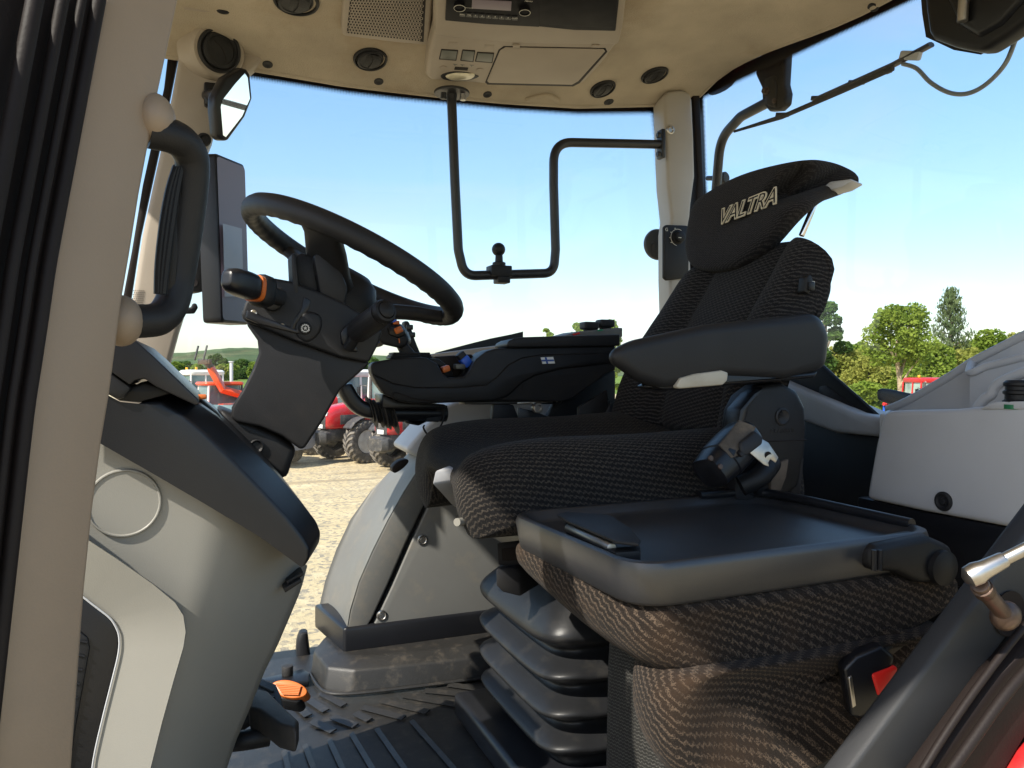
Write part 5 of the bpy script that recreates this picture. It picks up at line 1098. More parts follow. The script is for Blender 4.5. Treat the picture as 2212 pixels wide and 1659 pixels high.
# blue-lidded pod low behind the ribbed lever
tp_ = thing('blue_display_pod', 'small pod with a blue face behind the ribbed lever', 'display', onY(812, 760, CV + .09))
slab('pod', [(800, 738), (818, 728), (838, 736), (826, 748), (806, 752)], Yp(CV + .08), (0, .04, 0), GREYP, tp_, .004); slab('blue_face', [(802, 736), (820, 727), (834, 734), (815, 742)], Yp(CV + .075), (0, .004, 0), BLUE, tp_, .001)
# loop handle, gaiter and tube under the armrest
lh = thing('armrest_support', 'curved black support arm with rubber gaiter under the control armrest', 'support arm', onY(880, 900, CV + .06))
loft('curved_arm', [sec(onY(x, y, CV + .07), onY(x + dx, y + dy, CV + .07) - onY(x, y, CV + .07), (0, 1, 0), 1.0, .022, 3.5, 18) for x, y, dx, dy in ((742, 830, 17, -4), (748, 846, 17, -8), (760, 865, 13, -13), (775, 880, 8, -16), (792, 887, 2, -17), (806, 888, 0, -17))], SATIN, lh, sub=1)
gs_ = []
for i in range(15):
    t = i / 14; x, y = lerp(798, 852, t), lerp(884, 900, t) + (6 if i % 4 == 2 else 0); rr = (.024 if i % 2 else .031) * (1 + .12 * sin(i))
    c = onY(x, y, CV + .07); gs_.append(sec(c, V((-.25, 0, 1)).normalized(), (0, 1, 0), rr, rr * .95, 2.6, 20))
loft('gaiter', gs_, mat('soft_gaiter', (.022, .020, .019), .75, var=.3, vs=20, bump=.4, bs=200), lh)
tube('cross_tube', [onY(835, 893, CV + .07), onY(962, 893, CV + .08)], .0195, SATIN, lh, 20, bevel=0)
slab('tube_cover', [(826, 850), (862, 866), (964, 874), (962, 884), (826, 882)], Yp(CV + .03), (0, .08, 0), SATIN, lh, .004)
slab('hook_lever', [(862, 900), (890, 910), (905, 905), (945, 908), (958, 895), (962, 880), (950, 880), (940, 898), (925, 902), (925, 910), (905, 920), (880, 915)], Yp(CV + .06), (0, .02, 0), BLACK, lh, .004)
tube('cable', spline([onY(956, 880, CV + .05), onY(958, 905, CV + .05), onY(945, 930, CV + .05), onY(925, 938, CV + .05), onY(915, 925, CV + .05), onY(917, 918, CV + .05)], 6), .0022, BLACK, lh, 8)
# linkage under the armrest
lk = thing('armrest_linkage', 'black sheet linkage with a round steel bolt under the armrest', 'linkage', onY(1160, 900, CV + .06))
slab('link_plate', [(1068, 868), (1110, 875), (1120, 900), (1118, 925), (1060, 925)], Yp(CV + .02), (0, .02, 0), BLACK, lk, .003)
slab('link_plate', [(1120, 880), (1160, 890), (1200, 905), (1200, 930), (1120, 925)], Yp(CV + .03), (0, .01, 0), TUBEB, lk, .003)
slab('slide_rail', [(1005, 868), (1215, 864), (1212, 873), (1005, 874)], Yp(CV + .015), (0, .05, 0), TUBEB, lk, .002)
slab('rail_edge', [(1118, 869), (1195, 866), (1195, 870), (1118, 873)], Yp(CV + .012), (0, .004, 0), METAL, lk, .001)
slab('dark_bracket', [(1200, 868), (1215, 868), (1310, 800), (1330, 800), (1330, 910), (1180, 905)], Yp(CV + .08), (0, .02, 0), BLACK, lk, .004)
pb = onY(1162, 881, CV + .005)
bo = lathe('round_bolt', pb, (0, -1, 0), [(.0125, -.01), (.0125, .003), (.011, .005), (.0075, .005), (.0065, .002), (.0001, .002)], METAL, lk, 24)
for x in (1203, 1212): cyl('small_screw', onY(x, 866, CV + .01), onY(x, 866, CV + .004), .003, METAL, lk, 10)
# keypad knobs at the rear of the armrest
for i, (x, lab) in enumerate(((1273, 'black square fingertip knob at the front of the armrest rear panel'), (1307, 'black square fingertip knob at the back of the armrest rear panel'))):
    t = thing('fingertip_knob', lab, 'knob', onY(x, 716, CV + .13), 'fingertip knobs on the armrest')
    yy = 704 - i * 5
    box('cap', onY(x, yy, CV + .13), (.042, .035, .020), BLACK2, t, bevel=.005, seg=3); box('stem', onY(x, yy + 8, CV + .13), (.026, .022, .014), BLACK, t, bevel=.003)
pn = thing('armrest_rear_panel', 'grey switch panel at the rear end of the control armrest', 'control panel', onY(1310, 720, CV + .14))
slab('panel', [(1222, 724), (1250, 716), (1330, 708), (1345, 708), (1345, 728), (1222, 728)], Yp(CV + .10), (0, .09, 0), SIDEP, pn, .004)
slab('green_key', [(1290, 713), (1302, 711), (1304, 714), (1292, 716)], Yp(CV + .098), (0, .004, 0), mat('green_key', (.03, .25, .12), .4), pn, .001)
slab('red_key', [(1236, 722), (1252, 718), (1254, 721), (1240, 725)], Yp(CV + .098), (0, .004, 0), REDP, pn, .001)
# ------------------------------------------------------------------ right-hand fender console
fc = thing('fender_console', 'scuffed grey fender console with curved front panel beside the seat', 'side console', onY(860, 1480, 1.85))
FV = 1.80
# front shell: curved sweep from the near edge round to the glass
edge_n = [(935, 975), (905, 1010), (872, 1062), (838, 1122), (805, 1188), (775, 1256), (756, 1318), (748, 1368)]
edge_f = [(888, 975), (850, 1010), (800, 1062), (757, 1122), (726, 1188), (702, 1256), (688, 1318), (684, 1352)]
def fsh(s, t):
    i = t * (len(edge_n) - 1); k = min(int(i), len(edge_n) - 2); q = i - k
    a = onY(lerp(edge_n[k][0], edge_n[k + 1][0], q), lerp(edge_n[k][1], edge_n[k + 1][1], q), FV)
    b = onY(lerp(edge_f[k][0], edge_f[k + 1][0], q), lerp(edge_f[k][1], edge_f[k + 1][1], q), FV + .22)
    m = V((lerp(a.x, b.x, .18), a.y, a.z * .5 + b.z * .5))
    z = lerp(a.z, b.z, s); e = 2.4
    ang = s * pi / 2
    return V((b.x + (a.x - b.x) * (1 - sin(ang) ** (2 / e) if False else cos(ang) ** (2 / e)), a.y + (b.y - a.y) * sin(ang) ** (2 / e), z))
vs, fs = gridm(fsh, 14, 14)
mk('front_shell', vs, fs, SIDEP, fc, smooth=60)
seam = [(918, 1096), (882, 1172), (842, 1264), (806, 1340), (786, 1372)]
slab('access_strip', [(932, 978), (905, 1012), (872, 1064), (838, 1124), (805, 1190), (775, 1258), (757, 1320), (749, 1366), (783, 1371), (803, 1338), (838, 1262), (878, 1170), (914, 1094), (990, 1000), (1000, 975)], Yp(FV), (0, .03, 0), SIDEP, fc, .004, seg=3)
slab('side_panel', [(924, 1096), (888, 1174), (848, 1266), (812, 1342), (792, 1374), (784, 1392), (790, 1414), (850, 1403), (920, 1390), (1000, 1374), (1080, 1345), (1200, 1300), (1300, 1200), (1300, 960), (1005, 985)], Yp(FV), (0, .03, 0), SIDEP, fc, .004, seg=3)
slab('lower_edge', [(786, 1388), (796, 1414), (920, 1392), (1080, 1346), (1080, 1330), (920, 1374), (800, 1394)], Yp(FV - .003), (0, .03, 0), SIDEP, fc, .003)
slab('shell_backing', [(940, 985), (1300, 940), (1300, 1300), (1000, 1400), (770, 1400), (780, 1260), (850, 1100)], Yp(FV + .036), (0, .1, 0), BLACK, fc, .01)
for x, y in ((912, 1166), (824, 1329)):
    lathe('panel_screw', onY(x, y, FV - .0005), (0, -1, 0), [(.0125, 0), (.0125, .002), (.010, .003), (.007, .0005), (.005, .0005), (.0045, .004), (.0001, .004)], METAL, fc, 18)
slab('handle_slot', pxs([(848, 1010), (862, 996), (880, 992), (882, 1000), (868, 1014), (852, 1022)], 3), Yp(FV + .02), (0, .03, 0), SEAL, fc, .002)
# upper pale fender with its curved rim
rimf = [(876, 972), (895, 950), (920, 922), (948, 893), (966, 876), (985, 868)]
slab('fender_top', rimf + [(1120, 862), (1330, 850), (1330, 1000), (1000, 1000), (905, 988)], Yp(FV + .06), (0, .16, 0), LGREY, fc, .012, seg=4, bang=40)
# foot of the console: two stacked bases
ft = [onY(748, 1366, FV - .006), onY(684, 1350, FV + .21), onY(684, 1350, FV + .21) + V((.5, 0, 0)), onY(1080, 1366, FV - .006)]
ft = [V((q.x - (.006 if k < 2 else 0), q.y, -.660)) for k, q in enumerate(ft)]
poly('console_foot', ft, V((0, 0, .062)), SATIN, fc, .008, seg=3)
st = [onZ(x, y, FZ + .085) for x, y in ((712, 1418), (760, 1432), (900, 1412), (1060, 1392), (1060, 1360), (720, 1380), (690, 1400))]
step_o = [(672, 1432), (700, 1470), (760, 1477), (900, 1462), (1068, 1440)]
sv = [onZ(x, y + 22, FZ + .002) for x, y in step_o]; su = [p + V((.008, .010, .048)) for p in sv]; si = [p + V((.030, .035, .016)) for p in su]; sb = [V((p.x + .1, 2.04, p.z)) for p in si]
n5 = len(sv)
mk('step_skirt', sv + su + si + sb, [(r * n5 + i, r * n5 + i + 1, (r + 1) * n5 + i + 1, (r + 1) * n5 + i) for r in range(3) for i in range(n5 - 1)], MATB, fc, bevel=.006, seg=3, bang=20)
tube('skirt_bead', spline([p + V((-.004, -.004, .003)) for p in sv], 4), .004, MATB, fc, 8)
bxp = thing('door_check_post', 'small grey rubber post at the foot of the side window', 'post', onY(652, 1420, 2.02))
loft('post', [sec(onY(x, y, 2.02), (1, 0, 0), (0, 1, 0), a, .02, 3, 16) for x, y, a in ((658, 1436, .016), (655, 1410, .018), (652, 1380, .016), (656, 1362, .010))], BLACK2, bxp, sub=1)
# ------------------------------------------------------------------ pedals and tab at the floor
def pedal(name, label, px, pl, th, m, ribs, arm, group='brake pedals'):
    t = thing(name, label, 'pedal', onp(*px[0], pl), group)
    n_ = -pl[1].normalized() if pl[1].dot(FW) > 0 else pl[1].normalized()
    pad = slab('pad', px, pl, -n_ * th, m, t, .006, seg=3)
    for a, b in ribs: tube('tread_rib', [onp(*a, (pl[0] + n_ * .001, pl[1])), onp(*b, (pl[0] + n_ * .001, pl[1]))], .0022, m, pad, 6)
    tube('pedal_arm', spline([V(q) for q in arm], 5), .014, BLACK, t, 10)
    return t
PP1 = plane3(onY(560, 1470, 1.36), onY(610, 1560, 1.22), onY(520, 1530, 1.30))
pedal('brake_pedal', 'black ribbed brake pedal further under the console', [(548, 1472), (565, 1464), (595, 1476), (606, 1500), (618, 1560), (612, 1568), (582, 1548), (530, 1522), (534, 1500)], PP1, .030, RUBBER,
      [((560, 1480), (590, 1494)), ((556, 1492), (592, 1508)), ((552, 1504), (596, 1522)), ((548, 1516), (602, 1540))], [onY(570, 1520, 1.33), onY(520, 1560, 1.30), onY(440, 1600, 1.30)])
PP2 = plane3(onY(545, 1540, 1.24), onY(640, 1600, 1.10), onY(560, 1590, 1.14))
pedal('brake_pedal', 'black ribbed brake pedal nearest the floor mat', [(536, 1545), (546, 1532), (580, 1540), (622, 1584), (646, 1608), (640, 1630), (600, 1618), (560, 1585), (540, 1580)], PP2, .034, RUBBER,
      [((556, 1544), (574, 1550)), ((556, 1556), (588, 1566)), ((560, 1568), (602, 1584)), ((566, 1580), (616, 1602))], [onY(580, 1590, 1.16), onY(520, 1600, 1.16), onY(430, 1610, 1.2)])
ot = thing('accelerator_pedal', 'orange ribbed accelerator pedal on the floor by the side window', 'pedal', onZ(628, 1520, FZ))
PO = PL(onY(625, 1490, 1.52), (-.25, -.75, .6))
opd = slab('pad', pxs([(586, 1480), (600, 1470), (625, 1469), (650, 1478), (663, 1492), (655, 1504), (630, 1508), (600, 1500)], 3), PO, (.01, .02, -.02), ORANGE, ot, .004, seg=3)
for k in range(6): tube('tread_rib', [onp(596 + k * 3, 1478 + k * 4.2, (PO[0] - V((0, .003, -.002)), PO[1])), onp(650 - k * 1.0, 1483 + k * 3.4, (PO[0] - V((0, .003, -.002)), PO[1]))], .0018, ORANGE, opd, 6)
slab('pedal_mount', [(600, 1503), (655, 1505), (648, 1514), (640, 1518), (606, 1512)], PL(onY(625, 1490, 1.53), (-.25, -.75, .6)), (.01, .02, -.03), BLACK, ot, .004)
fpz = thing('floor_hatch_plate', 'blue-grey painted steel floor plate with a black rubber stop', 'floor plate', onZ(610, 1455, FZ))
poly('plate', [onZ(x, y, FZ + .012) for x, y in ((560, 1466), (655, 1444), (668, 1452), (668, 1470), (600, 1476))], V((0, 0, -.012)), SATIN, fpz, .003)
cyl('rubber_stop', onZ(621, 1458, FZ + .012), onZ(621, 1458, FZ + .012) + V((0, 0, .022)), .013, RUBBER, fpz)
# ------------------------------------------------------------------ outside the rear window: lamp bracket, wiper
mb = thing('mirror_bracket', 'black bracket with rusty bolt and bent tube above the rear window', 'bracket', onX(1670, 200, 1.50))
slab('bracket_plate', [(1630, 160), (1646, 105), (1698, 82), (1692, 180), (1697, 200), (1694, 225), (1680, 238), (1660, 240), (1645, 225), (1644, 190)], Xp(1.49), (.03, 0, 0), BLACK, mb, .008, seg=3)
slab('bracket_rib', [(1650, 170), (1672, 162), (1676, 190), (1672, 232), (1654, 226)], Xp(1.483), (.012, 0, 0), BLACK2, mb, .004)
lathe('bolt', onX(1657, 197, 1.484), (-1, 0, 0), [(.012, 0), (.012, .004), (.008, .005), (.008, .014), (.005, .016), (.0001, .016)], RUSTY, mb, 6, flat=True)
lathe('bolt', onX(1674, 218, 1.484), (-1, 0, 0), [(.007, 0), (.007, .006), (.0001, .007)], RUSTY, mb, 6, flat=True)
tube('bent_tube', fillet([onX(1668, 216, 1.50), onX(1600, 252, 1.52), onX(1556, 300, 1.54), onX(1546, 420, 1.56), onX(1545, 520, 1.57), onX(1545, 640, 1.57)], .10, 8), .0150, TUBEB, mb, 16)
lathe('knob', onX(1563, 385, 1.60), (.3, -1, 0), [(.018, -.02), (.020, 0), (.020, .008), (.016, .012), (.0001, .013)], BLACK, mb, 20)
cyl('knob_stem', onX(1528, 385, 1.60), onX(1563, 385, 1.60), .008, BLACK, mb)
wl = thing('roof_work_lamp', 'dark rounded work lamp just under the roof beside the bracket', 'lamp', onX(1560, 180, 1.62))
loft('lamp_body', [sec(onX(x, y, 1.62), (0, 1, 0), V((.2, 0, 1)).normalized(), a, b_, 2.6, 18) for x, y, a, b_ in ((1535, 196, .012, .012), (1545, 192, .024, .022), (1560, 184, .032, .028), (1580, 172, .03, .03), (1590, 164, .01, .01))], BLACK2, wl, sub=1)
wm = thing('wiper_motor_cover', 'dark faceted wiper motor cover at the top of the rear window', 'motor cover', onX(2100, 60, 1.40))
slab('cover', [(1990, -60), (1996, 20), (2003, 70), (2012, 84), (2060, 102), (2095, 109), (2120, 112), (2170, 80), (2225, 40), (2330, -60)], Xp(1.40), (.05, 0, 0), BLACK, wm, .014, seg=3)
slab('raised_face', [(2030, -60), (2045, 0), (2070, 55), (2110, 80), (2160, 52), (2260, -60)], Xp(1.390), (.03, 0, 0), SATIN, wm, .010, seg=3)
tube('cover_pin', [onX(2082, 0, 1.378), onX(2079, 46, 1.378)], .010, METAL, wm, 12)
slab('frit_patch', [(1985, -60), (1992, 30), (2000, 80), (2060, 108), (2118, 118), (2180, 84), (2340, -60)], Xp(1.452), (.002, 0, 0), SOLID, wm, 0)
wi = thing('rear_wiper', 'black rear wiper arm lying diagonally across the rear window', 'wiper', onX(2010, 100, 1.48))
tube('wiper_arm', [onX(2012, 96, 1.485), onX(1930, 140, 1.487), onX(1760, 216, 1.487)], .006, TUBEB, wi, 8, sx=1.6)
tube('wiper_blade', [onX(1930, 148, 1.482), onX(1820, 196, 1.482), onX(1690, 252, 1.482), onX(1586, 284, 1.482)], [.006, .007, .007, .004], RUBBER, wi, 8, sx=.7)
for x, y in ((1768, 212), (1690, 248), (1850, 178)): box('blade_bridge', onX(x, y, 1.486), (.008, .05, .012), TUBEB, wi, (V((1, 0, 0)), V((0, .92, .28)).normalized(), V((0, -.28, .92)).normalized()), bevel=.002)
box('arm_joint', onX(1967, 120, 1.485), (.014, .055, .020), LGREY, wi, (V((1, 0, 0)), V((0, .92, .36)).normalized(), V((0, -.36, .92)).normalized()), bevel=.004)
box('arm_clip', onX(1920, 152, 1.485), (.008, .016, .014), TUBEB, wi, bevel=.002)
tube('washer_hose', spline([onX(x, y, 1.49) for x, y in ((1950, 138), (1980, 148), (2010, 178), (2050, 200), (2090, 202), (2130, 182), (2170, 140), (2192, 90), (2200, 60))], 6), .0048, mat('grey_hose', (.20, .22, .23), .35), wi, 10)
# ------------------------------------------------------------------ machines in the yard
def wheel(parent, c, r, wd, side):
    """wheel on an axle along local Y; side = +1 or -1 is the outer side"""
    c = V(c); h = wd / 2
    prof = [(r * .52, -h * .72), (r * .60, -h * .95), (r * .80, -h), (r * .90, -h * .92), (r * .94, -h * .8), (r * .945, 0), (r * .94, h * .8), (r * .90, h * .92), (r * .80, h), (r * .60, h * .95), (r * .52, h * .72)]
    vs, fs = lathem(c, (0, 1, 0), prof, 40); fs = fs[:-2]
    ty = mk('wheel', vs, fs, TYRE, parent)
    rp = [(r * .54, .72 * h), (r * .535, .80 * h), (r * .50, .78 * h), (r * .46, .35 * h), (r * .30, .20 * h), (r * .20, .32 * h), (r * .17, .45 * h), (r * .001, .46 * h)]
    lathe('rim', c, (0, side, 0), rp, RIM, ty, 32)
    lathe('hub', c, (0, side, 0), [(r * .17, .2 * h), (r * .17, .62 * h), (r * .10, .70 * h), (r * .001, .7 * h)], IRON, ty, 16)
    pv, pf = [], []
    n = 22
    for k in range(n):
        for sg in (-1, 1):
            t0 = 2 * pi * (k + (0.5 if sg > 0 else 0)) / n; k0 = len(pv)
            for yy, dt, rr in ((.02 * sg, .0, 1.0), (h * .55 * sg, .16, 1.0), (h * 1.02 * sg, .24, .93)):
                for w_ in (-.055, .055):
                    for q in (r * rr * .93, r * rr):
                        t = t0 - dt + w_; pv.append(c + V((sin(t) * q, yy, cos(t) * q)))
            for i in range(2):
                a = k0 + i * 4; b = a + 4
                pf += [(a + 1, a + 3, b + 3, b + 1), (a, a + 1, b + 1, b), (a + 2, b + 2, b + 3, a + 3)]
            pf += [(k0, k0 + 2, k0 + 3, k0 + 1), (k0 + 8, k0 + 9, k0 + 11, k0 + 10)]
    lg = mk('tread_lugs', pv, pf, LUG, ty, flat=True); lg['kind'] = 'stuff'
    return ty
PALEGL = mat('pale_cab_glass', (.30, .42, .36), .08, spec=.9, var=.4, vs=1.5)
def make_tractor(label, paint, roof, group='tractors parked in the yard'):
    t = thing('parked_tractor', label, 'tractor', (0, 0, 0), group)
    bn = [sec(V((x, 0, (z0 + z1) / 2)), (0, 1, 0), (0, 0, 1), w_, (z1 - z0) / 2, 5, 24) for x, z0, z1, w_ in ((.0, 1.10, 1.98, .42), (.8, 1.08, 1.94, .42), (1.6, 1.06, 1.86, .40), (2.15, 1.05, 1.76, .38), (2.38, 1.06, 1.66, .35), (2.44, 1.1, 1.58, .31))]
    b = loft('bonnet', bn, paint, t)
    gr = poly('grille', [V((2.44, -.27, 1.08)), V((2.44, .27, 1.08)), V((2.44, .29, 1.46)), V((2.44, -.29, 1.46))], (.012, 0, 0), IRON, b, .01)
    for s in (-1, 1):
        poly('headlight', [V((2.42, s * .07, 1.50)), V((2.42, s * .33, 1.48)), V((2.38, s * .34, 1.60)), V((2.40, s * .10, 1.61))], (.035, 0, 0), HEADL, b, .008)
        box('side_grille', (1.55, s * .415, 1.35), (.9, .02, .30), IRON, b, bevel=.01)
        box('badge', (1.0, s * .432, 1.74), (.9, .012, .09), WHITE, b, bevel=.003)
    box('number_plate', (2.47, 0, 1.15), (.02, .30, .12), WHITE, b, bevel=.004)
    loft('chassis', [sec(V((x, 0, .88)), (0, 1, 0), (0, 0, 1), w_, h_, 5, 16) for x, w_, h_ in ((-1.6, .30, .26), (0, .30, .24), (1.2, .28, .22), (2.3, .26, .22))], IRON, t)
    loft('front_weight', [sec(V((x, 0, .80)), (0, 1, 0), (0, 0, 1), w_, h_, 4, 16) for x, w_, h_ in ((2.25, .30, .20), (2.5, .42, .24), (2.68, .36, .18))], IRON, t)
    cyl('front_axle', (1.45, -.85, .68), (1.45, .85, .68), .12, IRON, t)
    for s in (-1, 1):
        wheel(t, (1.45, s * .92, .68), .68, .50, s); wheel(t, (-1.25, s * .98, .95), .95, .62, s)
        fv = []
        for i in range(9):
            a = radians(15 + 150 * i / 8); fv.append(V((-1.25 + cos(a) * 1.06, s * .72, .95 + sin(a) * 1.02)))
        n9 = 9; vv = fv + [p + V((0, s * .52, 0)) for p in fv] + [p + V((0, 0, .04)) for p in fv] + [p + V((0, s * .52, .04)) for p in fv]
        mk('mudguard', vv, [(2 * n9 + i, 2 * n9 + i + 1, 3 * n9 + i + 1, 3 * n9 + i) for i in range(8)] + [(i, n9 + i, n9 + i + 1, i + 1) for i in range(8)] + [(n9 + i, 3 * n9 + i, 3 * n9 + i + 1, n9 + i + 1) for i in range(8)] + [(i, i + 1, 2 * n9 + i + 1, 2 * n9 + i) for i in range(8)], paint, t)
        av = []
        for i in range(7):
            a = radians(35 + 100 * i / 6); av.append(V((1.45 + cos(a) * .78, s * .70, .68 + sin(a) * .76)))
        vv = av + [p + V((0, s * .46, 0)) for p in av]
        mk('front_mudguard', vv + [p + V((0, 0, .02)) for p in vv], [(i, i + 1, 7 + i + 1, 7 + i) for i in range(6)] + [(14 + i, 21 + i, 21 + i + 1, 14 + i + 1) for i in range(6)], IRON, t)
        arm = tube('mirror_arm', [V((.1, s * .8, 2.35)), V((.25, s * 1.05, 2.4)), V((.25, s * 1.1, 2.15))], .02, IRON, t, 8)
        box('mirror', (.27, s * 1.12, 2.15), (.06, .18, .38), BLACK, arm, bevel=.02)
        box('work_lamp', (.16, s * .55, 2.72), (.06, .16, .08), HEADL, t, bevel=.02)
        be = cyl('beacon', (-.2, s * .7, 2.93), (-.2, s * .7, 3.05), .06, AMBER, t)
    # cab: frame posts, glass sides, roof
    rf = [sec(V((-.70, 0, z)), (1, 0, 0), (0, 1, 0), a, w_, 6, 28) for z, a, w_ in ((2.66, .88, .80), (2.72, .92, .84), (2.84, .92, .84), (2.91, .84, .76), (2.93, .6, .5))]
    loft('cab_roof', rf, roof, t)
    cb = loft('cab_glass', [sec(V((-.68, 0, z)), (1, 0, 0), (0, 1, 0), a, w_, 8, 28) for z, a, w_ in ((1.30, .70, .74), (1.7, .80, .80), (2.67, .80, .74))], DARKGL, t)
    for s in (-1, 1):
        for x, dx in ((.10, -.02), (-.62, 0), (-1.46, 0)):
            tube('cab_post', [V((x - .08, s * .76, 1.3)), V((x, s * .815, 1.75)), V((x + dx, s * .76, 2.68))], .045, WHITE if roof is WHITE else IRON, t, 8)
    cyl('exhaust', (.12, -.62, 1.3), (.12, -.62, 2.85), .06, IRON, t)
    return t
def place(t, x_px, d, heading, zoff=0.0):
    """stand a machine on the yard at distance d along the picture ray, heading in (right, away) of the viewer"""
    p = FW * d + RT * ((x_px - 1106) / FPX * d)
    hx = RT * heading[0] + V((FW.x, FW.y, 0)) * heading[1]
    t.location = (p.x, p.y, GZ + zoff); t.rotation_euler = (0, 0, math.atan2(hx.y, hx.x))
t1 = make_tractor('red tractor with clear headlights and open grille at the front of the row', REDPAINT, WHITE); place(t1, 831, 25.8, (-.70, -.71))
for lab, xp, d, hd in (('red tractor mostly hidden behind the right end of the row', 965, 23.6, (-.70, -.71)), ('red and black tractor half hidden behind the steering column', 722, 28.2, (-.70, -.71)),
                       ('small red tractor with twin beacons seen past the storage console', 2018, 35.0, (.10, -.99)), ('distant white roofed tractor left of the orange telehandler', 405, 38.0, (-.75, -.65))):
    c = copy_tree(t1); c['label'] = lab; place(c, xp, d, hd)
    if 'beacons' in lab:
        c.scale = (.88, .88, .88)
        for ch in c.children:
            if ch.name.startswith(('cab_roof', 'cab_post')): ch.material_slots[0].link = 'OBJECT'; ch.material_slots[0].material = REDPAINT
            if ch.name.startswith('cab_glass'): ch.material_slots[0].link = 'OBJECT'; ch.material_slots[0].material = PALEGL
for ch in [o for o in t1.children if o.name.startswith('beacon')]: bpy.data.objects.remove(ch)
def make_telehandler():
    t = thing('telehandler', 'orange telehandler with raised boom and pallet forks above its cab', 'telehandler', (0, 0, 0))
    loft('body', [sec(V((x, 0, 1.0)), (0, 1, 0), (0, 0, 1), w_, h_, 6, 20) for x, w_, h_ in ((-2.3, .8, .35), (-2.0, 1.0, .45), (1.6, 1.0, .42), (2.1, .8, .3))], ORPAINT, t)
    for s in (-1, 1):
        for x in (-1.4, 1.4): wheel(t, (x, s * .95, .62), .62, .45, s)
    loft('cab_glass', [sec(V((.05, -.45, z)), (1, 0, 0), (0, 1, 0), a, .48, 8, 24) for z, a in ((1.25, .72), (1.8, .78), (2.32, .70))], DARKGL, t)
    loft('cab_roof', [sec(V((.05, -.45, z)), (1, 0, 0), (0, 1, 0), a, b_, 7, 24) for z, a, b_ in ((2.30, .80, .54), (2.36, .84, .58), (2.44, .80, .54))], ORPAINT, t)
    for x in (-.70, .75):
        for y in (-.90, .02): tube('cab_post', [V((x, y, 1.25)), V((x * .94, y, 2.32))], .045, WHITE if x > 0 else IRON, t, 8)
    tube('boom_base', [V((-1.9, .45, 1.5)), V((.30, .25, 2.15))], .16, ORPAINT, t, 4, bevel=.02); bo_ = tube('boom', [V((.22, .25, 2.10)), V((.72, .2, 3.02))], .17, ORPAINT, t, 4, bevel=.02)
    bi = box('boom_inner', (.80, .2, 3.14), (.22, .22, .36), IRON, bo_, (V((.74, 0, -.67)), V((0, 1, 0)), V((.67, 0, .74))), bevel=.02)
    fk = box('fork_carriage', (.95, .2, 3.24), (.12, 1.05, .20), RUSTY, t, bevel=.02)
    for y in (-.20, .60): box('fork_tine', (1.10, y, 3.58), (.05, .10, .60), IRON, t, (V((.96, 0, .26)), V((0, 1, 0)), V((-.26, 0, .96))), bevel=.01)
    return t
th_ = make_telehandler(); place(th_, 488, 31.0, (-.70, -.71))
# parked grey box body in front of the telehandler and a lamp post
bxv = thing('grey_pickup', 'dark grey pickup bonnet and bed parked below the telehandler', 'pickup', (0, 0, 0))
loft('body', [sec(V((x, 0, z)), (0, 1, 0), (0, 0, 1), .9, h_, 6, 20) for x, z, h_ in ((-2.5, .95, .45), (-.6, .95, .48), (.6, .95, .46), (1.9, .9, .42), (2.4, .8, .30))], mat('grey_car_paint', (.16, .17, .20), .25, coat=.5), bxv)
loft('cabin', [sec(V((-.2, 0, z)), (1, 0, 0), (0, 1, 0), a, w_, 5, 20) for z, a, w_ in ((1.35, 1.2, .82), (1.6, 1.0, .76), (1.85, .75, .68))], DARKGL, bxv)
for s in (-1, 1):
    for x in (-1.6, 1.6): lathe('wheel', V((x, s * .75, .38)), (0, s, 0), [(.36, 0), (.38, .05), (.38, .2), (.34, .24), (.2, .22), (.001, .2)], TYRE, bxv, 24)
place(bxv, 500, 24.0, (-.92, .38))
lpost = thing('lamp_post', 'slim grey post standing among the far hedges', 'post', (0, 0, 0))
cyl('pole', (0, 0, 0), (0, 0, 5.0), .16, LGREY, lpost, 12); box('cap', (0, 0, 5.02), (.4, .4, .10), LGREY, lpost, bevel=.02)
place(lpost, 500, 74.0, (1, 0), -1.3)
im = thing('red_implement', 'red and teal plough frame standing by the bushes behind the window', 'implement', (0, 0, 0))
for k, (a, b, r, m) in enumerate((((0, 0, .1), (0, 0, 1.3), .07, REDP), ((-.5, 0, 1.25), (.5, 0, 1.15), .08, REDP), ((-.4, .1, .2), (-.35, .1, 1.2), .05, BLUE), ((.4, -.1, .1), (.3, -.1, 1.1), .06, WHITE), ((.2, 0, .6), (.9, 0, .3), .08, ORPAINT), ((-.9, 0, .5), (.2, 0, .7), .06, ORPAINT))):
    tube('frame_bar', [V(a), V(b)], r, m, im, 6)
for k in range(4): poly('blade', [V((k * .35 - .4, 0, .0)), V((k * .35 - .1, .0, .05)), V((k * .35 - .05, 0, .45)), V((k * .35 - .3, 0, .4))], (.05, .12, 0), ORPAINT, im, .01)
place(im, 1925, 38, (.9, .4))
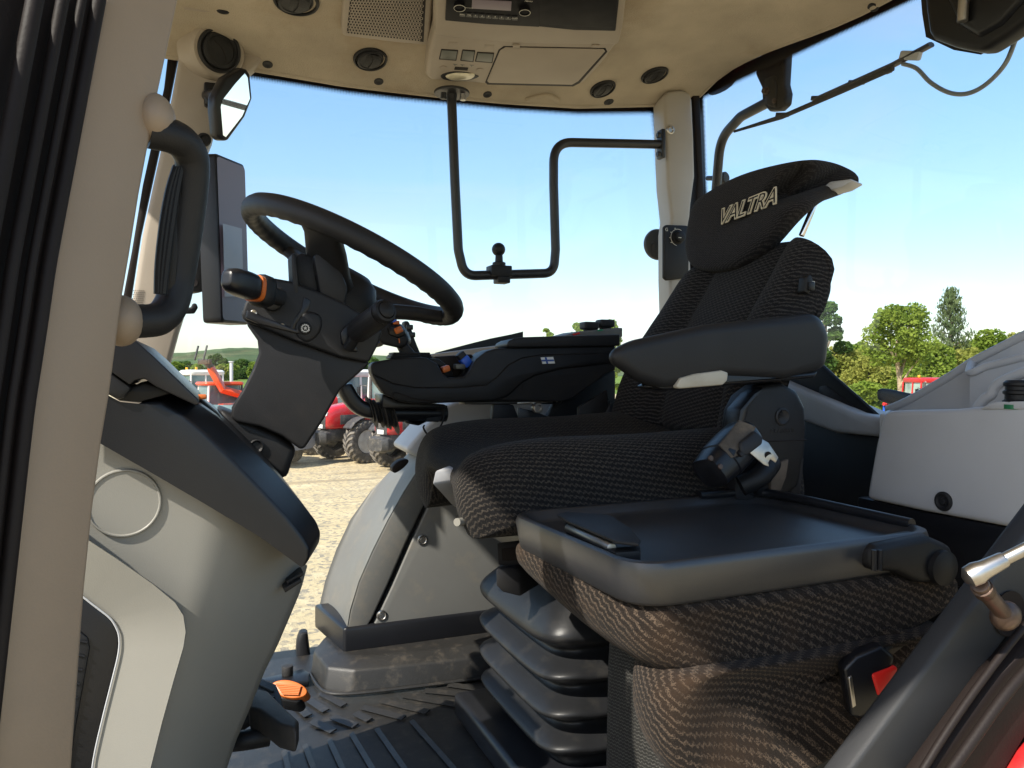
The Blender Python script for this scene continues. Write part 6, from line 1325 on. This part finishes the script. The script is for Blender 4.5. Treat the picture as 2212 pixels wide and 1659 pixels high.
# ------------------------------------------------------------------ trees
def leaf_mat(name, c1, c2, tr=0.35):
    m = bpy.data.materials.new(name); m.use_nodes = True; nt = m.node_tree; N, Lk = nt.nodes, nt.links; N.clear()
    tc = N.new('ShaderNodeTexCoord'); nz = N.new('ShaderNodeTexNoise'); nz.inputs['Scale'].default_value = 0.9; nz.inputs['Detail'].default_value = 5
    Lk.new(tc.outputs['Object'], nz.inputs['Vector'])
    r = N.new('ShaderNodeMapRange'); r.inputs[1].default_value = .35; r.inputs[2].default_value = .65; Lk.new(nz.outputs[0], r.inputs[0])
    mx = N.new('ShaderNodeMix'); mx.data_type = 'RGBA'; mx.inputs['A'].default_value = (*c1, 1); mx.inputs['B'].default_value = (*c2, 1); Lk.new(r.outputs[0], mx.inputs['Factor'])
    d = N.new('ShaderNodeBsdfDiffuse'); t = N.new('ShaderNodeBsdfTranslucent'); Lk.new(mx.outputs['Result'], d.inputs[0]); Lk.new(mx.outputs['Result'], t.inputs[0])
    s = N.new('ShaderNodeMixShader'); s.inputs[0].default_value = tr; Lk.new(d.outputs[0], s.inputs[1]); Lk.new(t.outputs[0], s.inputs[2])
    o = N.new('ShaderNodeOutputMaterial'); Lk.new(s.outputs[0], o.inputs[0]); return m
LF = [leaf_mat('bright_leaves', (.25, .32, .055), (.17, .25, .042), .45), leaf_mat('yellow_green_leaves', (.36, .36, .09), (.25, .285, .06), .45), leaf_mat('deep_green_leaves', (.10, .165, .04), (.06, .12, .03), .4), leaf_mat('pine_needles', (.15, .19, .085), (.095, .14, .06), .3)]
BARK = mat('pale_bark', (.34, .27, .17), .9, var=.4, vs=3, bump=.6, bs=12)
BARK2 = mat('grey_bark', (.13, .105, .08), .9, var=.4, vs=3, bump=.6, bs=12)
def leaves(blobs, size, n, rng):
    vs, fs = [], []
    tot = sum(r[0] * r[1] for c, r in blobs)
    for c, (rx, rz) in blobs:
        for _ in range(max(8, int(n * rx * rz / tot))):
            th = rng.uniform(0, 2 * pi); ph = math.acos(rng.uniform(-.85, 1)); q = rng.uniform(.55, 1.06) ** .6
            p = c + V((cos(th) * sin(ph) * rx * q, sin(th) * sin(ph) * rx * q, cos(ph) * rz * q))
            a = V((rng.gauss(0, 1), rng.gauss(0, 1), rng.gauss(0, .7))).normalized(); b = a.cross(V((rng.gauss(0, 1), rng.gauss(0, 1), rng.gauss(0, 1)))).normalized()
            s = size * rng.uniform(.55, 1.25); k = len(vs)
            vs += [p - a * s * .5, p + b * s * .32, p + a * s * .5, p - b * s * .32]; fs.append((k, k + 1, k + 2, k + 3))
    return vs, fs
def rawmesh(name, vs, fs, m, parent):
    me = bpy.data.meshes.new(name); me.from_pydata([tuple(v) for v in vs], [], fs); me.materials.append(m)
    o = bpy.data.objects.new(name, me); COL.objects.link(o); o.parent = parent; return o
def tree(label, px, top, d, hw, lf, group, base_clear=0.25, n=5000, leaf=.3, bark=None, name='broadleaf_tree', nb=16, seed=0, zoff=0.0, br=1.0):
    rng = random.Random(seed * 31 + int(px)); bark = bark or BARK2
    p = FW * d + RT * ((px - 1106) / FPX * d); loc = V((p.x, p.y, GZ + zoff))
    H = (800 - top) / FPX * d - GZ - zoff; R_ = hw / FPX * d
    t = thing(name, label, 'tree' if H > 4 else 'bush', loc, group)
    blobs = []
    z0 = H * base_clear
    for i in range(nb):
        f = (i + .5) / nb; z = lerp(z0, H, f); prof = sin(pi * min(1, max(.08, (f * .86 + .12)))) ** .6
        a = i * 2.4 + rng.uniform(-.5, .5); q = rng.uniform(.25, .78) * prof
        r = R_ * rng.uniform(.30, .52) * (.55 + .45 * prof) * br
        zz = min(z, H - r * .75)
        blobs.append((V((cos(a) * R_ * q, sin(a) * R_ * q, zz)), (r, r * rng.uniform(.65, .9))))
    vs, fs = leaves(blobs, leaf, n, rng); rawmesh('crown', vs, fs, lf, t)
    tk = [tubem(spline([V((0, 0, -.2)), V((R_ * .04, 0, H * .3)), V((-R_ * .05, R_ * .04, H * .6)), V((0, 0, H * .85))], 4), [lerp(.028, .006, i / 12) * H for i in range(13)], 8)]
    for c, r in blobs[2::3]:
        tk.append(tubem(spline([V((0, 0, max(.15 * H, c.z - R_ * .75))), V((c.x * .45, c.y * .45, c.z - R_ * .35)), c], 3), [lerp(.012, .003, i / 6) * H for i in range(7)], 6))
    mm = join(tk); mk('trunk', [v + loc for v in mm[0]], mm[1], bark, t)
    return t
def conifer(label, px, top, d, hw, group, seed=1):
    rng = random.Random(seed); p = FW * d + RT * ((px - 1106) / FPX * d); loc = V((p.x, p.y, GZ))
    H = (800 - top) / FPX * d - GZ; R_ = hw / FPX * d
    t = thing('pine_tree', label, 'tree', loc, group); vs, fs = [], []; br = []
    for i in range(46):
        f = i / 45; z = H * (.30 + .68 * f); ln = R_ * (1 - f) ** .7 * rng.uniform(.6, 1.15) + .15; a = i * 2.399
        e = V((cos(a) * ln, sin(a) * ln, z + ln * .35)); s = V((0, 0, z - .1)); br.append(tubem([s, (s + e) / 2 + V((0, 0, -.1)), e], [.05, .035, .015], 5))
        for k in range(90):
            q = rng.uniform(.25, 1.05); c = s.lerp(e, q) + V((rng.gauss(0, .16), rng.gauss(0, .16), rng.gauss(.05, .14)))
            a_ = V((rng.gauss(0, .4), rng.gauss(0, .4), 1)).normalized(); b_ = a_.cross(V((rng.gauss(0, 1), rng.gauss(0, 1), 0))).normalized(); sz = rng.uniform(.16, .36); kk = len(vs)
            vs += [c - a_ * sz * .5, c + b_ * sz * .16, c + a_ * sz * .7, c - b_ * sz * .16]; fs.append((kk, kk + 1, kk + 2, kk + 3))
    rawmesh('crown', vs, fs, LF[3], t)
    mm = join([tubem([V((0, 0, -.1)), V((.05, 0, H * .5)), V((0, 0, H * .97))], [.22, .14, .03], 8)] + br); mk('trunk', [v + loc for v in mm[0]], mm[1], BARK2, t)
G1 = 'trees behind the rear window'; G2 = 'trees showing above the armrest'; G3 = 'hedgerow trees on the skyline'
# the pale-trunked tree: an open crown over forked limbs
tb = tree('tall open tree with pale forked trunk in the rear window', 1942, 660, 42, 90, LF[0], G1, base_clear=.52, n=8000, leaf=.21, bark=BARK, nb=34, seed=3, br=.72)
conifer('tall feathery pine tree rising above the others in the rear window', 2052, 626, 60, 52, G1)
tree('dark green tree standing close behind the seat backrest', 1785, 652, 56, 48, LF[2], G1, .30, 5000, .30, nb=14, seed=4)
for lab, px, top, d, hw, lf, bc, n in (('low yellow green bush between the backrest and the forked tree', 1832, 756, 56, 62, 1, .05, 6000), ('bushy yellow tree left of the forked trunk', 1880, 768, 53, 58, 1, .05, 6000),
        ('bright green bush at the foot of the forked tree', 1960, 790, 50, 60, 0, .05, 6000), ('dense green tree below the pine', 2020, 742, 54, 66, 0, .10, 7000), ('olive tree right of the pine', 2095, 752, 56, 55, 1, .10, 6000),
        ('rounded bright tree cut by the storage console rim', 2142, 712, 58, 56, 0, .15, 6000), ('pale tree at the right edge of the rear window', 2205, 716, 62, 46, 1, .15, 5000), ('low dark bush behind the twin beacon tractor', 2060, 806, 47, 60, 0, .05, 4500), ('low bush behind the red plough frame', 1870, 826, 48, 50, 0, .05, 4500)):
    tree(lab, px, top, d, hw, LF[lf], G1, bc, n, .27, nb=16, seed=5)
for lab, px, top, d, hw, lf in (('far olive tree just right of the seat backrest', 1808, 748, 66, 50, 1), ('far green tree filling the gap left of the forked trunk', 1862, 742, 68, 48, 0), ('far tree glimpsed through the forked crown', 1915, 748, 68, 52, 2),
        ('far green tree right of the forked crown', 1985, 735, 70, 52, 0), ('far yellow tree at the foot of the pine', 2075, 738, 72, 52, 1), ('far tree between the pine and the console rim', 2115, 732, 74, 48, 0), ('far tree top above the console rim', 2178, 728, 74, 48, 2)):
    tree(lab, px, top, d, hw, LF[lf], G1, .03, 5000, .32, nb=18, seed=9)
for lab, px, top, d, hw in (('small tree top over the front of the armrest pad', 1182, 708, 60, 26), ('rounded tree top in front of the fingertip knobs', 1246, 698, 62, 34), ('tree top just behind the fingertip knobs', 1322, 690, 60, 34), ('tiny tree top beside the window sill', 1118, 719, 66, 12)):
    tree(lab, px, top, d, hw, LF[0], G2, .2, 2500, .28, nb=12, seed=6)
labs = ['hedgerow tree beside the front pillar', 'round hedgerow tree left of the fork tines', 'low hedgerow tree below the fork tines', 'tallest hedgerow tree behind the pallet forks', 'dark hedgerow tree right of the pallet forks', 'bright hedgerow bush beside the orange boom', 'hedgerow tree left of the slim post', 'round hedgerow tree right of the slim post', 'hedgerow tree next to the steering column', 'hedgerow tree seen under the steering column']
for i, (lab, px, top, d, hw, lf) in enumerate(zip(labs, (378, 402, 428, 466, 484, 474, 498, 522, 552, 800), (782, 781, 787, 766, 775, 790, 786, 776, 781, 772), (230, 250, 220, 260, 250, 215, 225, 250, 240, 240), (24, 22, 22, 22, 14, 22, 22, 24, 24, 30), (0, 2, 0, 2, 2, 1, 0, 2, 0, 2))):
    tree(lab, px, top, d, hw, LF[lf], G3, .04, 2600, 1.0, nb=12, seed=7 + i)
